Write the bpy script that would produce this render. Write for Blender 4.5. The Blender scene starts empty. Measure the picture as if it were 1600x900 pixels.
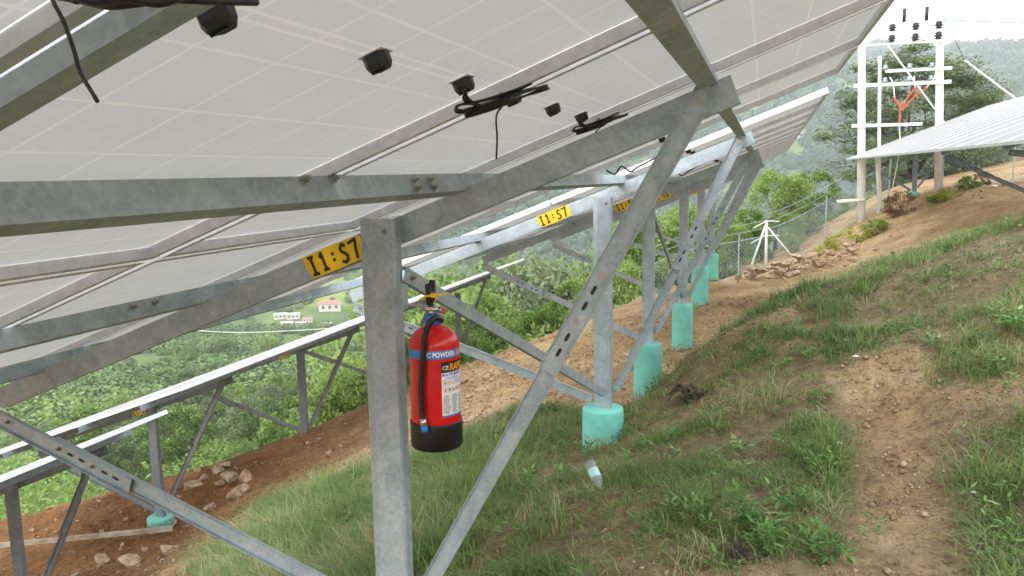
import bpy, math, random
import numpy as np
from mathutils import Matrix, Vector
R = math.radians
SC = bpy.context.scene
COL = SC.collection
# ------------------------------------------------------------------ camera
cam = bpy.data.cameras.new("camera"); camo = bpy.data.objects.new("camera", cam); COL.objects.link(camo)
cam.sensor_width = 36; cam.lens = 28.125; cam.clip_start = 0.05; cam.clip_end = 6000
AX = np.array([[0.95433282, -0.02675802, 0.29754476], [0.29826241, 0.1419578, -0.94386838], [-0.01698276, 0.98951099, 0.1434559]])
camo.matrix_world = Matrix(AX.tolist()).to_4x4()
SC.camera = camo
# ------------------------------------------------------------------ light
SUN_EL, SUN_AZ = 15, 190          # degrees; overcast, low sun set behind the viewer to follow the camera flash
w = bpy.data.worlds.new("World"); SC.world = w; w.use_nodes = True
nt = w.node_tree; nt.nodes.clear()
sky = nt.nodes.new("ShaderNodeTexSky"); sky.sky_type = 'NISHITA'; sky.sun_disc = False
sky.sun_elevation = R(SUN_EL); sky.sun_rotation = R(SUN_AZ); sky.dust_density = 4; sky.air_density = 1
tc = nt.nodes.new("ShaderNodeTexCoord"); nz = nt.nodes.new("ShaderNodeTexNoise"); nz.inputs['Scale'].default_value = 2.2; nz.inputs['Detail'].default_value = 5
cr = nt.nodes.new("ShaderNodeValToRGB"); cr.color_ramp.elements[0].color = (9.5, 9.9, 10.6, 1); cr.color_ramp.elements[1].color = (15, 15, 15, 1)
cr.color_ramp.elements[0].position = .3; cr.color_ramp.elements[1].position = .7
mx = nt.nodes.new("ShaderNodeMixRGB"); mx.inputs[0].default_value = .8
bg = nt.nodes.new("ShaderNodeBackground"); bg.inputs[1].default_value = 0.10
wo = nt.nodes.new("ShaderNodeOutputWorld")
L = nt.links.new
L(tc.outputs['Generated'], nz.inputs['Vector']); L(nz.outputs[0], cr.inputs[0]); L(sky.outputs[0], mx.inputs[1]); L(cr.outputs[0], mx.inputs[2])
L(mx.outputs[0], bg.inputs[0]); L(bg.outputs[0], wo.inputs[0])
sl = bpy.data.lights.new("sun", 'SUN'); sl.energy = .6; sl.angle = R(22); sl.color = (1, .985, .96)
so = bpy.data.objects.new("sun", sl); COL.objects.link(so)
a_, e_ = R(SUN_AZ), R(SUN_EL)
sd = Vector((math.sin(a_) * math.cos(e_), math.cos(a_) * math.cos(e_), math.sin(e_)))
so.rotation_euler = sd.to_track_quat('Z', 'Y').to_euler(); so.location = (0, 0, 20)
vs = SC.view_settings; vs.view_transform = 'Standard'; vs.look = 'None'; vs.gamma = 1; vs.exposure = 1.5
SC.cycles.use_denoising = True
SC.cycles.max_bounces = 8; SC.cycles.diffuse_bounces = 4; SC.cycles.volume_bounces = 1; SC.cycles.transparent_max_bounces = 12
SC.cycles.sample_clamp_indirect = 8

random.seed(7); rng = np.random.default_rng(11)
# ------------------------------------------------------------------ helpers
def nodes(name):
    m = bpy.data.materials.new(name); m.use_nodes = True
    t = m.node_tree; b = t.nodes['Principled BSDF']; return m, t, b
def N(t, typ, **kw):
    n = t.nodes.new(typ)
    for k, v in kw.items():
        if k in n.inputs: n.inputs[k].default_value = v
        else: setattr(n, k, v)
    return n
def ramp(t, src, stops):
    r = t.nodes.new("ShaderNodeValToRGB"); e = r.color_ramp.elements
    while len(e) < len(stops): e.new(.5)
    for i, (p, c) in enumerate(stops): e[i].position = p; e[i].color = (*c, 1)
    t.links.new(src, r.inputs[0]); return r.outputs[0]
def coords(t, scale=(1, 1, 1), kind='Object'):
    c = t.nodes.new("ShaderNodeTexCoord"); m = t.nodes.new("ShaderNodeMapping"); m.inputs['Scale'].default_value = scale
    t.links.new(c.outputs[kind], m.inputs[0]); return m.outputs[0]
def bump(t, b, h, strength, dist=.01):
    n = N(t, "ShaderNodeBump", Strength=strength, Distance=dist); t.links.new(h, n.inputs['Height']); t.links.new(n.outputs[0], b.inputs['Normal'])
def noisy(name, c1, c2, scale=8, rough=.6, metal=0, detail=6, bs=0, c3=None, bscale=None, spec=None, lo=.35, hi=.65):
    m, t, b = nodes(name)
    n = N(t, "ShaderNodeTexNoise", Scale=scale, Detail=detail, Roughness=.6); t.links.new(coords(t), n.inputs['Vector'])
    st = [(lo, c1), (hi, c2)] if c3 is None else [(lo, c1), ((lo + hi) / 2, c2), (hi, c3)]
    t.links.new(ramp(t, n.outputs[0], st), b.inputs['Base Color'])
    b.inputs['Roughness'].default_value = rough; b.inputs['Metallic'].default_value = metal
    if spec is not None: b.inputs['Specular IOR Level'].default_value = spec
    if bs:
        n2 = N(t, "ShaderNodeTexNoise", Scale=bscale or scale * 4, Detail=6); t.links.new(coords(t), n2.inputs['Vector']); bump(t, b, n2.outputs[0], bs)
    return m
def galv(name, base=.40, warm=0.0, rough=.5):
    m, t, b = nodes(name); v = coords(t)
    n1 = N(t, "ShaderNodeTexNoise", Scale=9, Detail=8, Roughness=.7, Distortion=.6); t.links.new(v, n1.inputs['Vector'])
    vo = N(t, "ShaderNodeTexVoronoi", Scale=90); t.links.new(v, vo.inputs['Vector'])
    n3 = N(t, "ShaderNodeTexNoise", Scale=60, Detail=6, Roughness=.8); t.links.new(v, n3.inputs['Vector'])
    mp = N(t, "ShaderNodeMapping"); mp.inputs['Scale'].default_value = (1, 1, 1)
    k = base; c1 = (k * .60 + warm, k * .74, k * .84); c2 = (k * .84 + warm, k * 1.00, k * 1.10); c3 = (k * 1.16 + warm, k * 1.34, k * 1.45)
    a = ramp(t, n1.outputs[0], [(.28, c1), (.5, c2), (.8, c3)])
    g = ramp(t, vo.outputs['Color'], [(0, (.86,) * 3), (1, (1.1,) * 3)])
    m1 = N(t, "ShaderNodeMixRGB", blend_type='MULTIPLY'); m1.inputs[0].default_value = 1; t.links.new(a, m1.inputs[1]); t.links.new(g, m1.inputs[2])
    s = ramp(t, n3.outputs[0], [(.66, (0, 0, 0)), (.74, (1, 1, 1))])
    m2 = N(t, "ShaderNodeMixRGB"); t.links.new(s, m2.inputs[0]); t.links.new(m1.outputs[0], m2.inputs[1]); m2.inputs[2].default_value = (k * 1.75, k * 1.75, k * 1.7, 1)
    st_ = N(t, "ShaderNodeTexNoise", Scale=2.2, Detail=9, Roughness=.75); t.links.new(v, st_.inputs['Vector'])
    m3 = N(t, "ShaderNodeMixRGB"); t.links.new(ramp(t, st_.outputs[0], [(.62, (0, 0, 0)), (.78, (.35, .35, .35))]), m3.inputs[0]); t.links.new(m2.outputs[0], m3.inputs[1]); m3.inputs[2].default_value = (k * .78, k * .74, k * .66, 1)
    t.links.new(m3.outputs[0], b.inputs['Base Color'])
    b.inputs['Metallic'].default_value = .35
    rr = ramp(t, n1.outputs[0], [(.3, (rough + .12,) * 3), (.7, (rough - .1,) * 3)]); t.links.new(rr, b.inputs['Roughness'])
    bump(t, b, n3.outputs[0], .12, .004)
    return m
def plain(name, c, rough=.5, metal=0, spec=.5):
    m, t, b = nodes(name)
    n = N(t, "ShaderNodeTexNoise", Scale=35, Detail=5); t.links.new(coords(t), n.inputs['Vector'])
    t.links.new(ramp(t, n.outputs[0], [(.3, tuple(x * .88 for x in c)), (.7, tuple(min(1, x * 1.08) for x in c))]), b.inputs['Base Color'])
    b.inputs['Roughness'].default_value = rough; b.inputs['Metallic'].default_value = metal; b.inputs['Specular IOR Level'].default_value = spec
    return m
def leafmat(name, c1, c2, c3, trans=.35, rough=.55, scale=1.2, obr=.4, st=(.45, .85, 1.0)):
    m, t, b = nodes(name)
    g = N(t, "ShaderNodeNewGeometry"); n = N(t, "ShaderNodeTexNoise", Scale=scale, Detail=3); t.links.new(g.outputs['Position'], n.inputs['Vector'])
    r = g.outputs['Random Per Island']
    md = N(t, "ShaderNodeMath", operation='MULTIPLY_ADD'); t.links.new(r, md.inputs[0]); md.inputs[1].default_value = .45
    t.links.new(n.outputs[0], md.inputs[2])
    o = N(t, "ShaderNodeObjectInfo"); md2 = N(t, "ShaderNodeMath", operation='MULTIPLY_ADD'); t.links.new(o.outputs['Random'], md2.inputs[0]); md2.inputs[1].default_value = obr
    t.links.new(md.outputs[0], md2.inputs[2])
    col = ramp(t, md2.outputs[0], [(st[0], c1), (st[1], c2), (st[2], c3)])
    b.inputs['Roughness'].default_value = rough; t.links.new(col, b.inputs['Base Color']); b.inputs['Specular IOR Level'].default_value = .3
    tr = N(t, "ShaderNodeBsdfTranslucent"); t.links.new(col, tr.inputs[0])
    ms = N(t, "ShaderNodeMixShader"); ms.inputs[0].default_value = trans; t.links.new(b.outputs[0], ms.inputs[1]); t.links.new(tr.outputs[0], ms.inputs[2])
    t.links.new(ms.outputs[0], t.nodes['Material Output'].inputs[0]); return m

M = {}
M['galv'] = galv('galvanised_steel', .46); M['galv_dark'] = galv('dark_galvanised_steel', .27, rough=.6); M['galv_light'] = galv('light_galvanised_steel', .5, rough=.42)  # one galvanised steel in middle, dark and light base tones
M['galv_rust'] = noisy('rusty_channel', (.28, .21, .14), (.42, .36, .28), 7, .6, .2, c3=(.5, .47, .42))
M['stump'] = noisy('dead_root', (.03, .022, .016), (.10, .075, .055), 30, .95, bs=.4)
M['sticker'] = plain('grey_sticker', (.30, .28, .25), .5)
M['alu'] = plain('anodised_aluminium', (.74, .75, .77), .38, .25)
M['black'] = plain('black_plastic', (.018, .018, .02), .42)
M['cable'] = plain('black_cable', (.012, .012, .016), .38)
M['bolt'] = plain('zinc_bolt', (.42, .41, .38), .35, .8)
M['hole'] = plain('dark_slot', (.03, .03, .028), .8)
M['yellow'] = noisy('yellow_paint', (.80, .50, .006), (.90, .60, .010), 25, .55)
M['ink'] = plain('black_paint', (.02, .013, .008), .5)
M['teal'] = noisy('turquoise_paint', (.13, .50, .42), (.18, .58, .49), 7, .75, detail=10, bs=.5, c3=(.25, .64, .55), bscale=70, lo=.25, hi=.75)
tm_ = M['teal'].node_tree; bb_ = tm_.nodes['Principled BSDF']; src_ = bb_.inputs['Base Color'].links[0].from_socket
aa_ = N(tm_, "ShaderNodeAttribute", attribute_name='above'); nn_ = N(tm_, "ShaderNodeTexNoise", Scale=22, Detail=8, Roughness=.8); tm_.links.new(coords(tm_), nn_.inputs['Vector'])
m1_ = N(tm_, "ShaderNodeMath", operation='MULTIPLY_ADD'); tm_.links.new(nn_.outputs[0], m1_.inputs[0]); m1_.inputs[1].default_value = -.9; tm_.links.new(aa_.outputs['Fac'], m1_.inputs[2])
mr_ = N(tm_, "ShaderNodeMapRange"); mr_.inputs['From Min'].default_value = -.38; mr_.inputs['From Max'].default_value = -.46; tm_.links.new(m1_.outputs[0], mr_.inputs[0])
mx_ = N(tm_, "ShaderNodeMixRGB"); tm_.links.new(mr_.outputs[0], mx_.inputs[0]); tm_.links.new(src_, mx_.inputs[1]); mx_.inputs[2].default_value = (.24, .19, .12, 1); tm_.links.new(mx_.outputs[0], bb_.inputs['Base Color'])
M['concrete'] = noisy('grey_concrete', (.3, .29, .26), (.48, .46, .42), 20, .85, bs=.4)
M['red'] = plain('red_enamel', (.62, .010, .012), .22)
M['rubber'] = plain('black_rubber', (.010, .010, .011), .35)
M['blue'] = plain('blue_print', (.02, .22, .60), .4)
M['blue_plastic'] = plain('blue_plastic', (.03, .12, .55), .35)
M['white'] = plain('white_print', (.8, .8, .82), .45)
M['orange'] = plain('orange_print', (.85, .35, .02), .45)
M['steel'] = plain('chrome_steel', (.6, .6, .6), .22, .9)
M['tie_yellow'] = plain('yellow_plastic_tie', (.85, .6, .02), .4)
M['pole'] = noisy('white_painted_pole', (.66, .65, .63), (.82, .82, .8), 6, .6)
M['redpart'] = plain('red_heatshrink', (.5, .10, .06), .5)
M['rock'] = noisy('brown_rock', (.22, .15, .09), (.38, .275, .175), 2.2, .9, bs=.7, c3=(.54, .43, .30), bscale=9)
M['grit'] = leafmat('earth_grit', (.16, .10, .055), (.29, .20, .12), (.46, .37, .26), 0, .9, 4, obr=0)
M['bark'] = noisy('bark', (.07, .055, .04), (.16, .13, .10), 9, .9, bs=.5)
M['leaf_bright'] = leafmat('bright_leaves', (.085, .165, .03), (.16, .27, .055), (.28, .39, .11), .4)
M['leaf_mid'] = leafmat('mid_green_leaves', (.09, .16, .04), (.15, .24, .06), (.25, .34, .09), .3, scale=.6)
M['leaf_dark'] = leafmat('dark_leaves', (.06, .115, .038), (.10, .165, .05), (.16, .23, .075), .25, scale=.6)
M['leaf_grey'] = leafmat('grey_green_leaves', (.09, .13, .06), (.14, .19, .09), (.20, .26, .13), .25, scale=.6)
M['leaf_dry'] = leafmat('dry_leaves', (.12, .055, .03), (.2, .1, .05), (.26, .16, .08), .3)
M['leaf_yellow'] = leafmat('yellow_green_leaves', (.15, .22, .02), (.27, .33, .04), (.42, .42, .06), .4)
M['forest'] = leafmat('forest_leaves', (.06, .11, .04), (.115, .19, .06), (.23, .31, .09), .2, scale=.03, obr=0, st=(.4, .72, .95))
M['mountain'] = leafmat('mountain_leaves', (.028, .06, .034), (.05, .095, .045), (.09, .14, .055), .15, scale=.02, obr=0, st=(.4, .72, .98))
M['weed'] = leafmat('weed_leaves', (.07, .17, .035), (.13, .27, .06), (.27, .42, .14), .35, scale=3, obr=.15)
M['grass'] = leafmat('grass_blades', (.105, .185, .045), (.20, .30, .085), (.44, .41, .22), .4, scale=1.6, obr=0, st=(.45, .78, .98))
M['dry'] = leafmat('dry_litter', (.12, .085, .05), (.25, .19, .12), (.42, .35, .24), .2, scale=3, obr=0)
M['roof_red'] = plain('red_roof', (.42, .17, .13), .7); M['housewall'] = plain('pale_wall', (.62, .58, .52), .8); M['roof_grey'] = plain('grey_roof', (.55, .56, .58), .6); M['window'] = plain('dark_window', (.06, .06, .07), .3)
M['litter'] = plain('white_litter', (.75, .75, .72), .5)
# back sheet of the modules: pale cells, gaps coloured creamy for light leaking through
m, t, b = nodes('module_back'); v = coords(t)
sp = N(t, "ShaderNodeSeparateXYZ"); t.links.new(v, sp.inputs[0])
def gridline(axis, period, off, wd):
    a = N(t, "ShaderNodeMath", operation='ADD'); t.links.new(sp.outputs[axis], a.inputs[0]); a.inputs[1].default_value = 50 * period + off
    q = N(t, "ShaderNodeMath", operation='PINGPONG'); t.links.new(a.outputs[0], q.inputs[0]); q.inputs[1].default_value = period / 2
    c = N(t, "ShaderNodeMapRange"); c.inputs['From Min'].default_value = wd; c.inputs['From Max'].default_value = wd * 2.2; c.inputs['To Min'].default_value = 1; c.inputs['To Max'].default_value = 0
    t.links.new(q.outputs[0], c.inputs[0]); return c.outputs[0]
gx = gridline(0, .159, .0795, .0020); gy = gridline(1, .162, .081 * 0, .0020)
mxm = N(t, "ShaderNodeMath", operation='MAXIMUM'); t.links.new(gx, mxm.inputs[0]); t.links.new(gy, mxm.inputs[1])
ab = N(t, "ShaderNodeMath", operation='ABSOLUTE'); t.links.new(sp.outputs[0], ab.inputs[0])
cc = N(t, "ShaderNodeMapRange"); cc.inputs['From Min'].default_value = .002; cc.inputs['From Max'].default_value = .0045; cc.inputs['To Min'].default_value = 1; cc.inputs['To Max'].default_value = 0; sb = N(t, 'ShaderNodeMath', operation='SUBTRACT'); t.links.new(ab.outputs[0], sb.inputs[0]); sb.inputs[1].default_value = .010; sa = N(t, 'ShaderNodeMath', operation='ABSOLUTE'); t.links.new(sb.outputs[0], sa.inputs[0]); t.links.new(sa.outputs[0], cc.inputs[0])
mx2 = N(t, "ShaderNodeMath", operation='MAXIMUM'); t.links.new(mxm.outputs[0], mx2.inputs[0]); t.links.new(cc.outputs[0], mx2.inputs[1])
fac = N(t, "ShaderNodeMath", operation='MULTIPLY'); t.links.new(mx2.outputs[0], fac.inputs[0]); fac.inputs[1].default_value = .9
nn = N(t, "ShaderNodeTexNoise", Scale=2.5, Detail=6, Roughness=.7); t.links.new(v, nn.inputs['Vector'])
bc = ramp(t, nn.outputs[0], [(.3, (.51, .505, .495)), (.7, (.595, .59, .575))])
mm = N(t, "ShaderNodeMixRGB"); t.links.new(fac.outputs[0], mm.inputs[0]); t.links.new(bc, mm.inputs[1]); mm.inputs[2].default_value = (.78, .73, .66, 1)
t.links.new(mm.outputs[0], b.inputs['Base Color']); b.inputs['Roughness'].default_value = .42
M['back'] = m; facname = fac.name
m, t, b = nodes('module_glass'); v = coords(t)
bt = N(t, "ShaderNodeTexBrick", Scale=1, offset=0); bt.inputs['Brick Width'].default_value = .159; bt.inputs['Row Height'].default_value = .162; bt.inputs['Mortar Size'].default_value = .003
bt.inputs['Color1'].default_value = (.17, .175, .19, 1); bt.inputs['Color2'].default_value = (.19, .195, .21, 1); bt.inputs['Mortar'].default_value = (.28, .28, .29, 1)
t.links.new(v, bt.inputs['Vector']); t.links.new(bt.outputs[0], b.inputs['Base Color']); b.inputs['Roughness'].default_value = .45; b.inputs['Coat Weight'].default_value = 0
M['glass'] = m
# two faces of the laminate; translucency over the whole sheet added to brighten the underside
mb_, mg_ = M['back'], M['glass']
m, t, b = nodes('module_laminate'); t.nodes.remove(b)
def graft(src):
    mp_ = {}
    for n in src.node_tree.nodes:
        if n.type == 'OUTPUT_MATERIAL': continue
        k = t.nodes.new(n.bl_idname); mp_[n.name] = k
        for at_ in ('operation', 'blend_type', 'offset'):
            if hasattr(n, at_):
                try: setattr(k, at_, getattr(n, at_))
                except Exception: pass
        for i_, inp in enumerate(n.inputs):
            if hasattr(inp, 'default_value') and inp.type != 'SHADER':
                try: k.inputs[i_].default_value = inp.default_value
                except Exception: pass
        if n.type == 'VALTORGB':
            for i_, e in enumerate(n.color_ramp.elements):
                el = k.color_ramp.elements[i_] if i_ < 2 else k.color_ramp.elements.new(e.position)
                el.position = e.position; el.color = e.color
    for l_ in src.node_tree.links:
        if l_.to_node.name in mp_ and l_.from_node.name in mp_:
            t.links.new(mp_[l_.from_node.name].outputs[list(l_.from_node.outputs).index(l_.from_socket)], mp_[l_.to_node.name].inputs[list(l_.to_node.inputs).index(l_.to_socket)])
    return mp_[src.node_tree.nodes['Principled BSDF'].name], mp_
(pb, mpb), (pg, _) = graft(mb_), graft(mg_); LINE = mpb[facname].outputs[0]
ge = N(t, "ShaderNodeNewGeometry"); ms1 = N(t, "ShaderNodeMixShader"); t.links.new(ge.outputs['Backfacing'], ms1.inputs[0]); t.links.new(pg.outputs[0], ms1.inputs[1]); t.links.new(pb.outputs[0], ms1.inputs[2])
tl = N(t, "ShaderNodeBsdfTranslucent"); tl.inputs[0].default_value = (.91, .91, .89, 1); ms2 = N(t, "ShaderNodeMixShader")
lf = N(t, "ShaderNodeMath", operation='MULTIPLY_ADD'); t.links.new(LINE, lf.inputs[0]); lf.inputs[1].default_value = .012; lf.inputs[2].default_value = .140; t.links.new(lf.outputs[0], ms2.inputs[0])
t.links.new(ms1.outputs[0], ms2.inputs[1]); t.links.new(tl.outputs[0], ms2.inputs[2]); t.links.new(ms2.outputs[0], t.nodes['Material Output'].inputs[0]); M['laminate'] = m

class MB:
    def __init__(s): s.v = []; s.f = []; s.m = []
    def add(s, vs, fs, mi=0):
        o = len(s.v); s.v += [tuple(map(float, p)) for p in vs]; s.f += [tuple(i + o for i in f) for f in fs]; s.m += [mi] * len(fs)
    def box(s, c, hx, X=(1, 0, 0), Y=(0, 1, 0), Z=(0, 0, 1), mi=0, taper=1):
        c, X, Y, Z = map(np.array, (c, X, Y, Z)); P = []
        for dz in (-1, 1):
            k = taper if dz > 0 else 1
            for dx, dy in ((-1, -1), (1, -1), (1, 1), (-1, 1)): P.append(c + X * hx[0] * dx * k + Y * hx[1] * dy * k + Z * hx[2] * dz)
        s.add(P, [(3, 2, 1, 0), (4, 5, 6, 7), (0, 1, 5, 4), (1, 2, 6, 5), (2, 3, 7, 6), (3, 0, 4, 7)], mi)
    def ext(s, prof, p0, p1, A, B, mi=0):
        p0, p1, A, B = map(np.array, (p0, p1, A, B)); n = len(prof)
        P = [p0 + A * a + B * b for a, b in prof] + [p1 + A * a + B * b for a, b in prof]
        F = [(i, (i + 1) % n, n + (i + 1) % n, n + i) for i in range(n)] + [tuple(range(n))[::-1], tuple(range(n, 2 * n))]
        s.add(P, F, mi)
    def tube(s, pts, r, seg=8, mi=0, caps=True, r1=None):
        pts = [np.array(p, float) for p in pts]; n = len(pts); rings = []; u = None
        for i, p in enumerate(pts):
            d = pts[min(i + 1, n - 1)] - pts[max(i - 1, 0)]; d /= (np.linalg.norm(d) + 1e-12)
            if u is None:
                u = np.cross(d, (0, 0, 1) if abs(d[2]) < .9 else (1, 0, 0))
            u = u - d * u.dot(d); u /= (np.linalg.norm(u) + 1e-12); w_ = np.cross(d, u)
            rr = r if r1 is None else r + (r1 - r) * i / (n - 1)
            rings.append([p + rr * (u * math.cos(2 * math.pi * k / seg) + w_ * math.sin(2 * math.pi * k / seg)) for k in range(seg)])
        P = [q for ring in rings for q in ring]
        F = [(i * seg + k, i * seg + (k + 1) % seg, (i + 1) * seg + (k + 1) % seg, (i + 1) * seg + k) for i in range(n - 1) for k in range(seg)]
        if caps: F += [tuple(range(seg))[::-1], tuple((n - 1) * seg + k for k in range(seg))]
        s.add(P, F, mi)
    def lathe(s, prof, c=(0, 0, 0), seg=48, mi=0):
        P = []; n = len(prof)
        for r, z in prof:
            P += [(c[0] + r * math.cos(2 * math.pi * k / seg), c[1] + r * math.sin(2 * math.pi * k / seg), c[2] + z) for k in range(seg)]
        F = [(i * seg + k, i * seg + (k + 1) % seg, (i + 1) * seg + (k + 1) % seg, (i + 1) * seg + k) for i in range(n - 1) for k in range(seg)]
        if prof[0][0] > 1e-6: F.append(tuple(range(seg))[::-1])
        if prof[-1][0] > 1e-6: F.append(tuple((n - 1) * seg + k for k in range(seg)))
        s.add(P, F, mi)
    def mesh(s, name, mats, smooth=False, off=None):
        me = bpy.data.meshes.new(name); V = s.v if off is None else [(x - off[0], y - off[1], z - off[2]) for x, y, z in s.v]
        me.from_pydata(V, [], s.f)
        for m_ in (mats if isinstance(mats, (list, tuple)) else [mats]): me.materials.append(m_)
        me.polygons.foreach_set('material_index', s.m)
        if smooth: me.polygons.foreach_set('use_smooth', [True] * len(s.f))
        me.validate(); me.update(); return me
def link(name, me, parent=None, loc=(0, 0, 0), rot=None, mat=None):
    o = bpy.data.objects.new(name, me); COL.objects.link(o)
    if mat is not None: o.matrix_local = mat
    else:
        o.location = loc
        if rot: o.rotation_euler = rot
    if parent is not None: o.parent = parent
    return o
def tag(o, label=None, cat=None, group=None, kind=None):
    if label: o['label'] = label
    if cat: o['category'] = cat
    if group: o['group'] = group
    if kind: o['kind'] = kind
    return o
def part(name, mb, mat, root, smooth=False):
    """mb is in world coordinates; root has identity rotation"""
    off = root['_w'] if '_w' in root else (0, 0, 0)
    o = link(name, mb.mesh(name, mat, smooth, off), root); return o
WL = {}
def root(name, loc, label, cat, group=None):
    o = bpy.data.objects.new(name, None); COL.objects.link(o); o.location = loc; o.empty_display_size = .2
    WL[o.name] = tuple(loc); return tag(o, label, cat, group)
def wpart(name, mb, mat, rt, smooth=False):
    return link(name, mb.mesh(name, mat, smooth, WL[rt.name]), rt)
def sub(name, mb, mat, rt, par, smooth=False):
    return link(name, mb.mesh(name, mat, smooth, WL[rt.name]), par)
def fastmesh(name, V, F, mat, mi=None):
    """V (n,3) float, F (m,k) int"""
    me = bpy.data.meshes.new(name); k = F.shape[1]
    me.vertices.add(len(V)); me.vertices.foreach_set('co', np.ascontiguousarray(V, dtype=np.float32).ravel())
    me.loops.add(F.size); me.loops.foreach_set('vertex_index', np.ascontiguousarray(F, dtype=np.int32).ravel())
    me.polygons.add(len(F)); me.polygons.foreach_set('loop_start', np.arange(0, F.size, k, dtype=np.int32)); me.polygons.foreach_set('loop_total', np.full(len(F), k, dtype=np.int32))
    for m_ in (mat if isinstance(mat, (list, tuple)) else [mat]): me.materials.append(m_)
    if mi is not None: me.polygons.foreach_set('material_index', mi.astype(np.int32))
    me.update(calc_edges=True); return me
# ---------------------------------------------------------------- noise
def vnoise(x, y, seed=0):
    xi = np.floor(x).astype(np.int64); yi = np.floor(y).astype(np.int64); fx = x - xi; fy = y - yi
    def h(a, b):
        n = (a * 374761393 + b * 668265263 + seed * 1442695041) & 0xffffffff
        n = ((n ^ (n >> 13)) * 1274126177) & 0xffffffff; return ((n ^ (n >> 16)) & 0xffff) / 65535.
    u = fx * fx * (3 - 2 * fx); v_ = fy * fy * (3 - 2 * fy)
    return (h(xi, yi) * (1 - u) + h(xi + 1, yi) * u) * (1 - v_) + (h(xi, yi + 1) * (1 - u) + h(xi + 1, yi + 1) * u) * v_
def fbm(x, y, sc, oct=4, seed=0):
    r = 0; a = .5; 
    for i in range(oct): r = r + a * (vnoise(x * sc, y * sc, seed + i) * 2 - 1); sc *= 2.03; a *= .5
    return r
def sstep(a, b, x): t_ = np.clip((x - a) / (b - a), 0, 1); return t_ * t_ * (3 - 2 * t_)
def seg_dist(x, y, poly):
    d = np.full(x.shape, 1e9); side = np.zeros(x.shape)
    for (x0, y0), (x1, y1) in zip(poly[:-1], poly[1:]):
        dx, dy = x1 - x0, y1 - y0; t_ = np.clip(((x - x0) * dx + (y - y0) * dy) / (dx * dx + dy * dy), 0, 1)
        dd = np.hypot(x - x0 - t_ * dx, y - y0 - t_ * dy); c = dx * (y - y0) - dy * (x - x0)
        side = np.where(dd < d, c, side); d = np.minimum(d, dd)
    return d, side
def inside(x, y, poly):
    r = np.zeros(x.shape, bool); n = len(poly)
    for i in range(n):
        x0, y0 = poly[i]; x1, y1 = poly[(i + 1) % n]
        if y0 == y1: continue
        r ^= ((y0 > y) != (y1 > y)) & (x < (x1 - x0) * (y - y0) / (y1 - y0) + x0)
    return r
# ---------------------------------------------------------------- terrain
ANCH = np.array([(0, 0, -1.5), (.95, 3.2, -1.5), (.5, 3.06, -1.5), (.7, 4.5, -1.47), (-.18, 2.87, -1.57), (-.86, 2.9, -1.74), (-.8, 4.1, -1.70), (-1.16, 2.4, -1.88),
 (-1.05, 5.4, -1.93), (-1.12, 8.4, -2.49), (-1.04, 11.4, -2.57), (-1.02, 14.4, -2.44), (-1, 17.4, -2.39), (-.55, 6.3, -1.5), (-.52,7.2,-1.72), (-.55, 8.4, -2.1), (-1.0, 7.2, -2.30), (-1.35, 6.6, -2.12), (-1.0, 6.3, -2.02),
 (.06, 8, -1.40), (.63, 8.3, -1.21), (1.3, 9, -1.05), (2.0, 9.5, -.84), (2.6, 9.6, -.64), (.9, 6.2, -1.12), (.2,6.2,-1.2),
 (-.3, 10.5, -2.45), (.5, 12, -2.3), (1.4, 13, -1.95), (2.6, 14, -1.6), (4, 14.5, -1.05),
 (.5, 18, -2.35), (-.1, 17.2, -2.35), (1.56, 20, -2.07), (3.1, 22, -1.6), (4.57, 22, -.83), (5.9, 22, -.53), (2.68, 25, -1.56), (4.64, 25, -.68), (6.7, 25, -.45), (0.1, 22, -2.75), (-1.2, 21.5, -3.0),(9,22,.3),(9,12,.5),
 (1.3, 4.6, -1.15), (1.75, 6, -.82), (3, 5, -.62), (3, 0, -.9), (8, 5, .8), (8, -3, .5), (0, -4, -1.6), (-3, -4, -2.6), (-8, -3, -4.4), (-12, 2, -5.4),
 (-2.1, 2.4, -2.25), (-3, 5, -2.62), (-3.2, 7, -2.7), (-3, 9, -2.95), (-4.5, 7, -3.2), (-4.7, 12, -3.3), (-3.6, 13.7, -3.0), (-2.3, 16.5, -2.7), (-2, 7.3, -2.3), (-2.4, 12, -2.8),
 (-5.8, 10.7, -3.7), (-7, 9.2, -4.08), (-6.35, 7, -4.1), (-9.4, 7.4, -4.6), (-7.5, 6.2, -4.35), (-6, 4, -3.8), (-4, 2, -3.0), (-6.9, 8.1, -4.05), (-5.1, 7, -3.5), (-4.2, 5, -3.05)], float)
def tps(r): return np.where(r > 1e-9, r * r * np.log(r + 1e-12), 0)
_n = len(ANCH); _K = tps(np.hypot(ANCH[:, None, 0] - ANCH[None, :, 0], ANCH[:, None, 1] - ANCH[None, :, 1])) + np.eye(_n) * .02
_P = np.c_[np.ones(_n), ANCH[:, :2]]; _A = np.block([[_K, _P], [_P.T, np.zeros((3, 3))]]); _W = np.linalg.solve(_A, np.r_[ANCH[:, 2], 0, 0, 0])
EDGE = [(-60, -6), (-14, 6.2), (-9.7, 7.9), (-7.2, 9.6), (-5.9, 11.2), (-4.8, 12.5), (-3.6, 14.2), (-2.3, 17), (-1.6, 19.5), (-.9, 22.2), (1.2, 27), (4.5, 31), (9, 36), (20, 46), (60, 70)]
GPOLY = [(-2.9, 2.2), (-3.7, 4), (-4.4, 5.6), (-4.2, 6.7), (-2.9, 6.9), (-2, 7.2), (-1.5, 7.6), (-.75, 8.1), (-.15, 8.6), (.6, 9.2), (1.4, 10.1), (2.5, 11), (4, 12.4), (6, 14), (14, 17), (14, -8), (-2.9, -8)]
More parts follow.
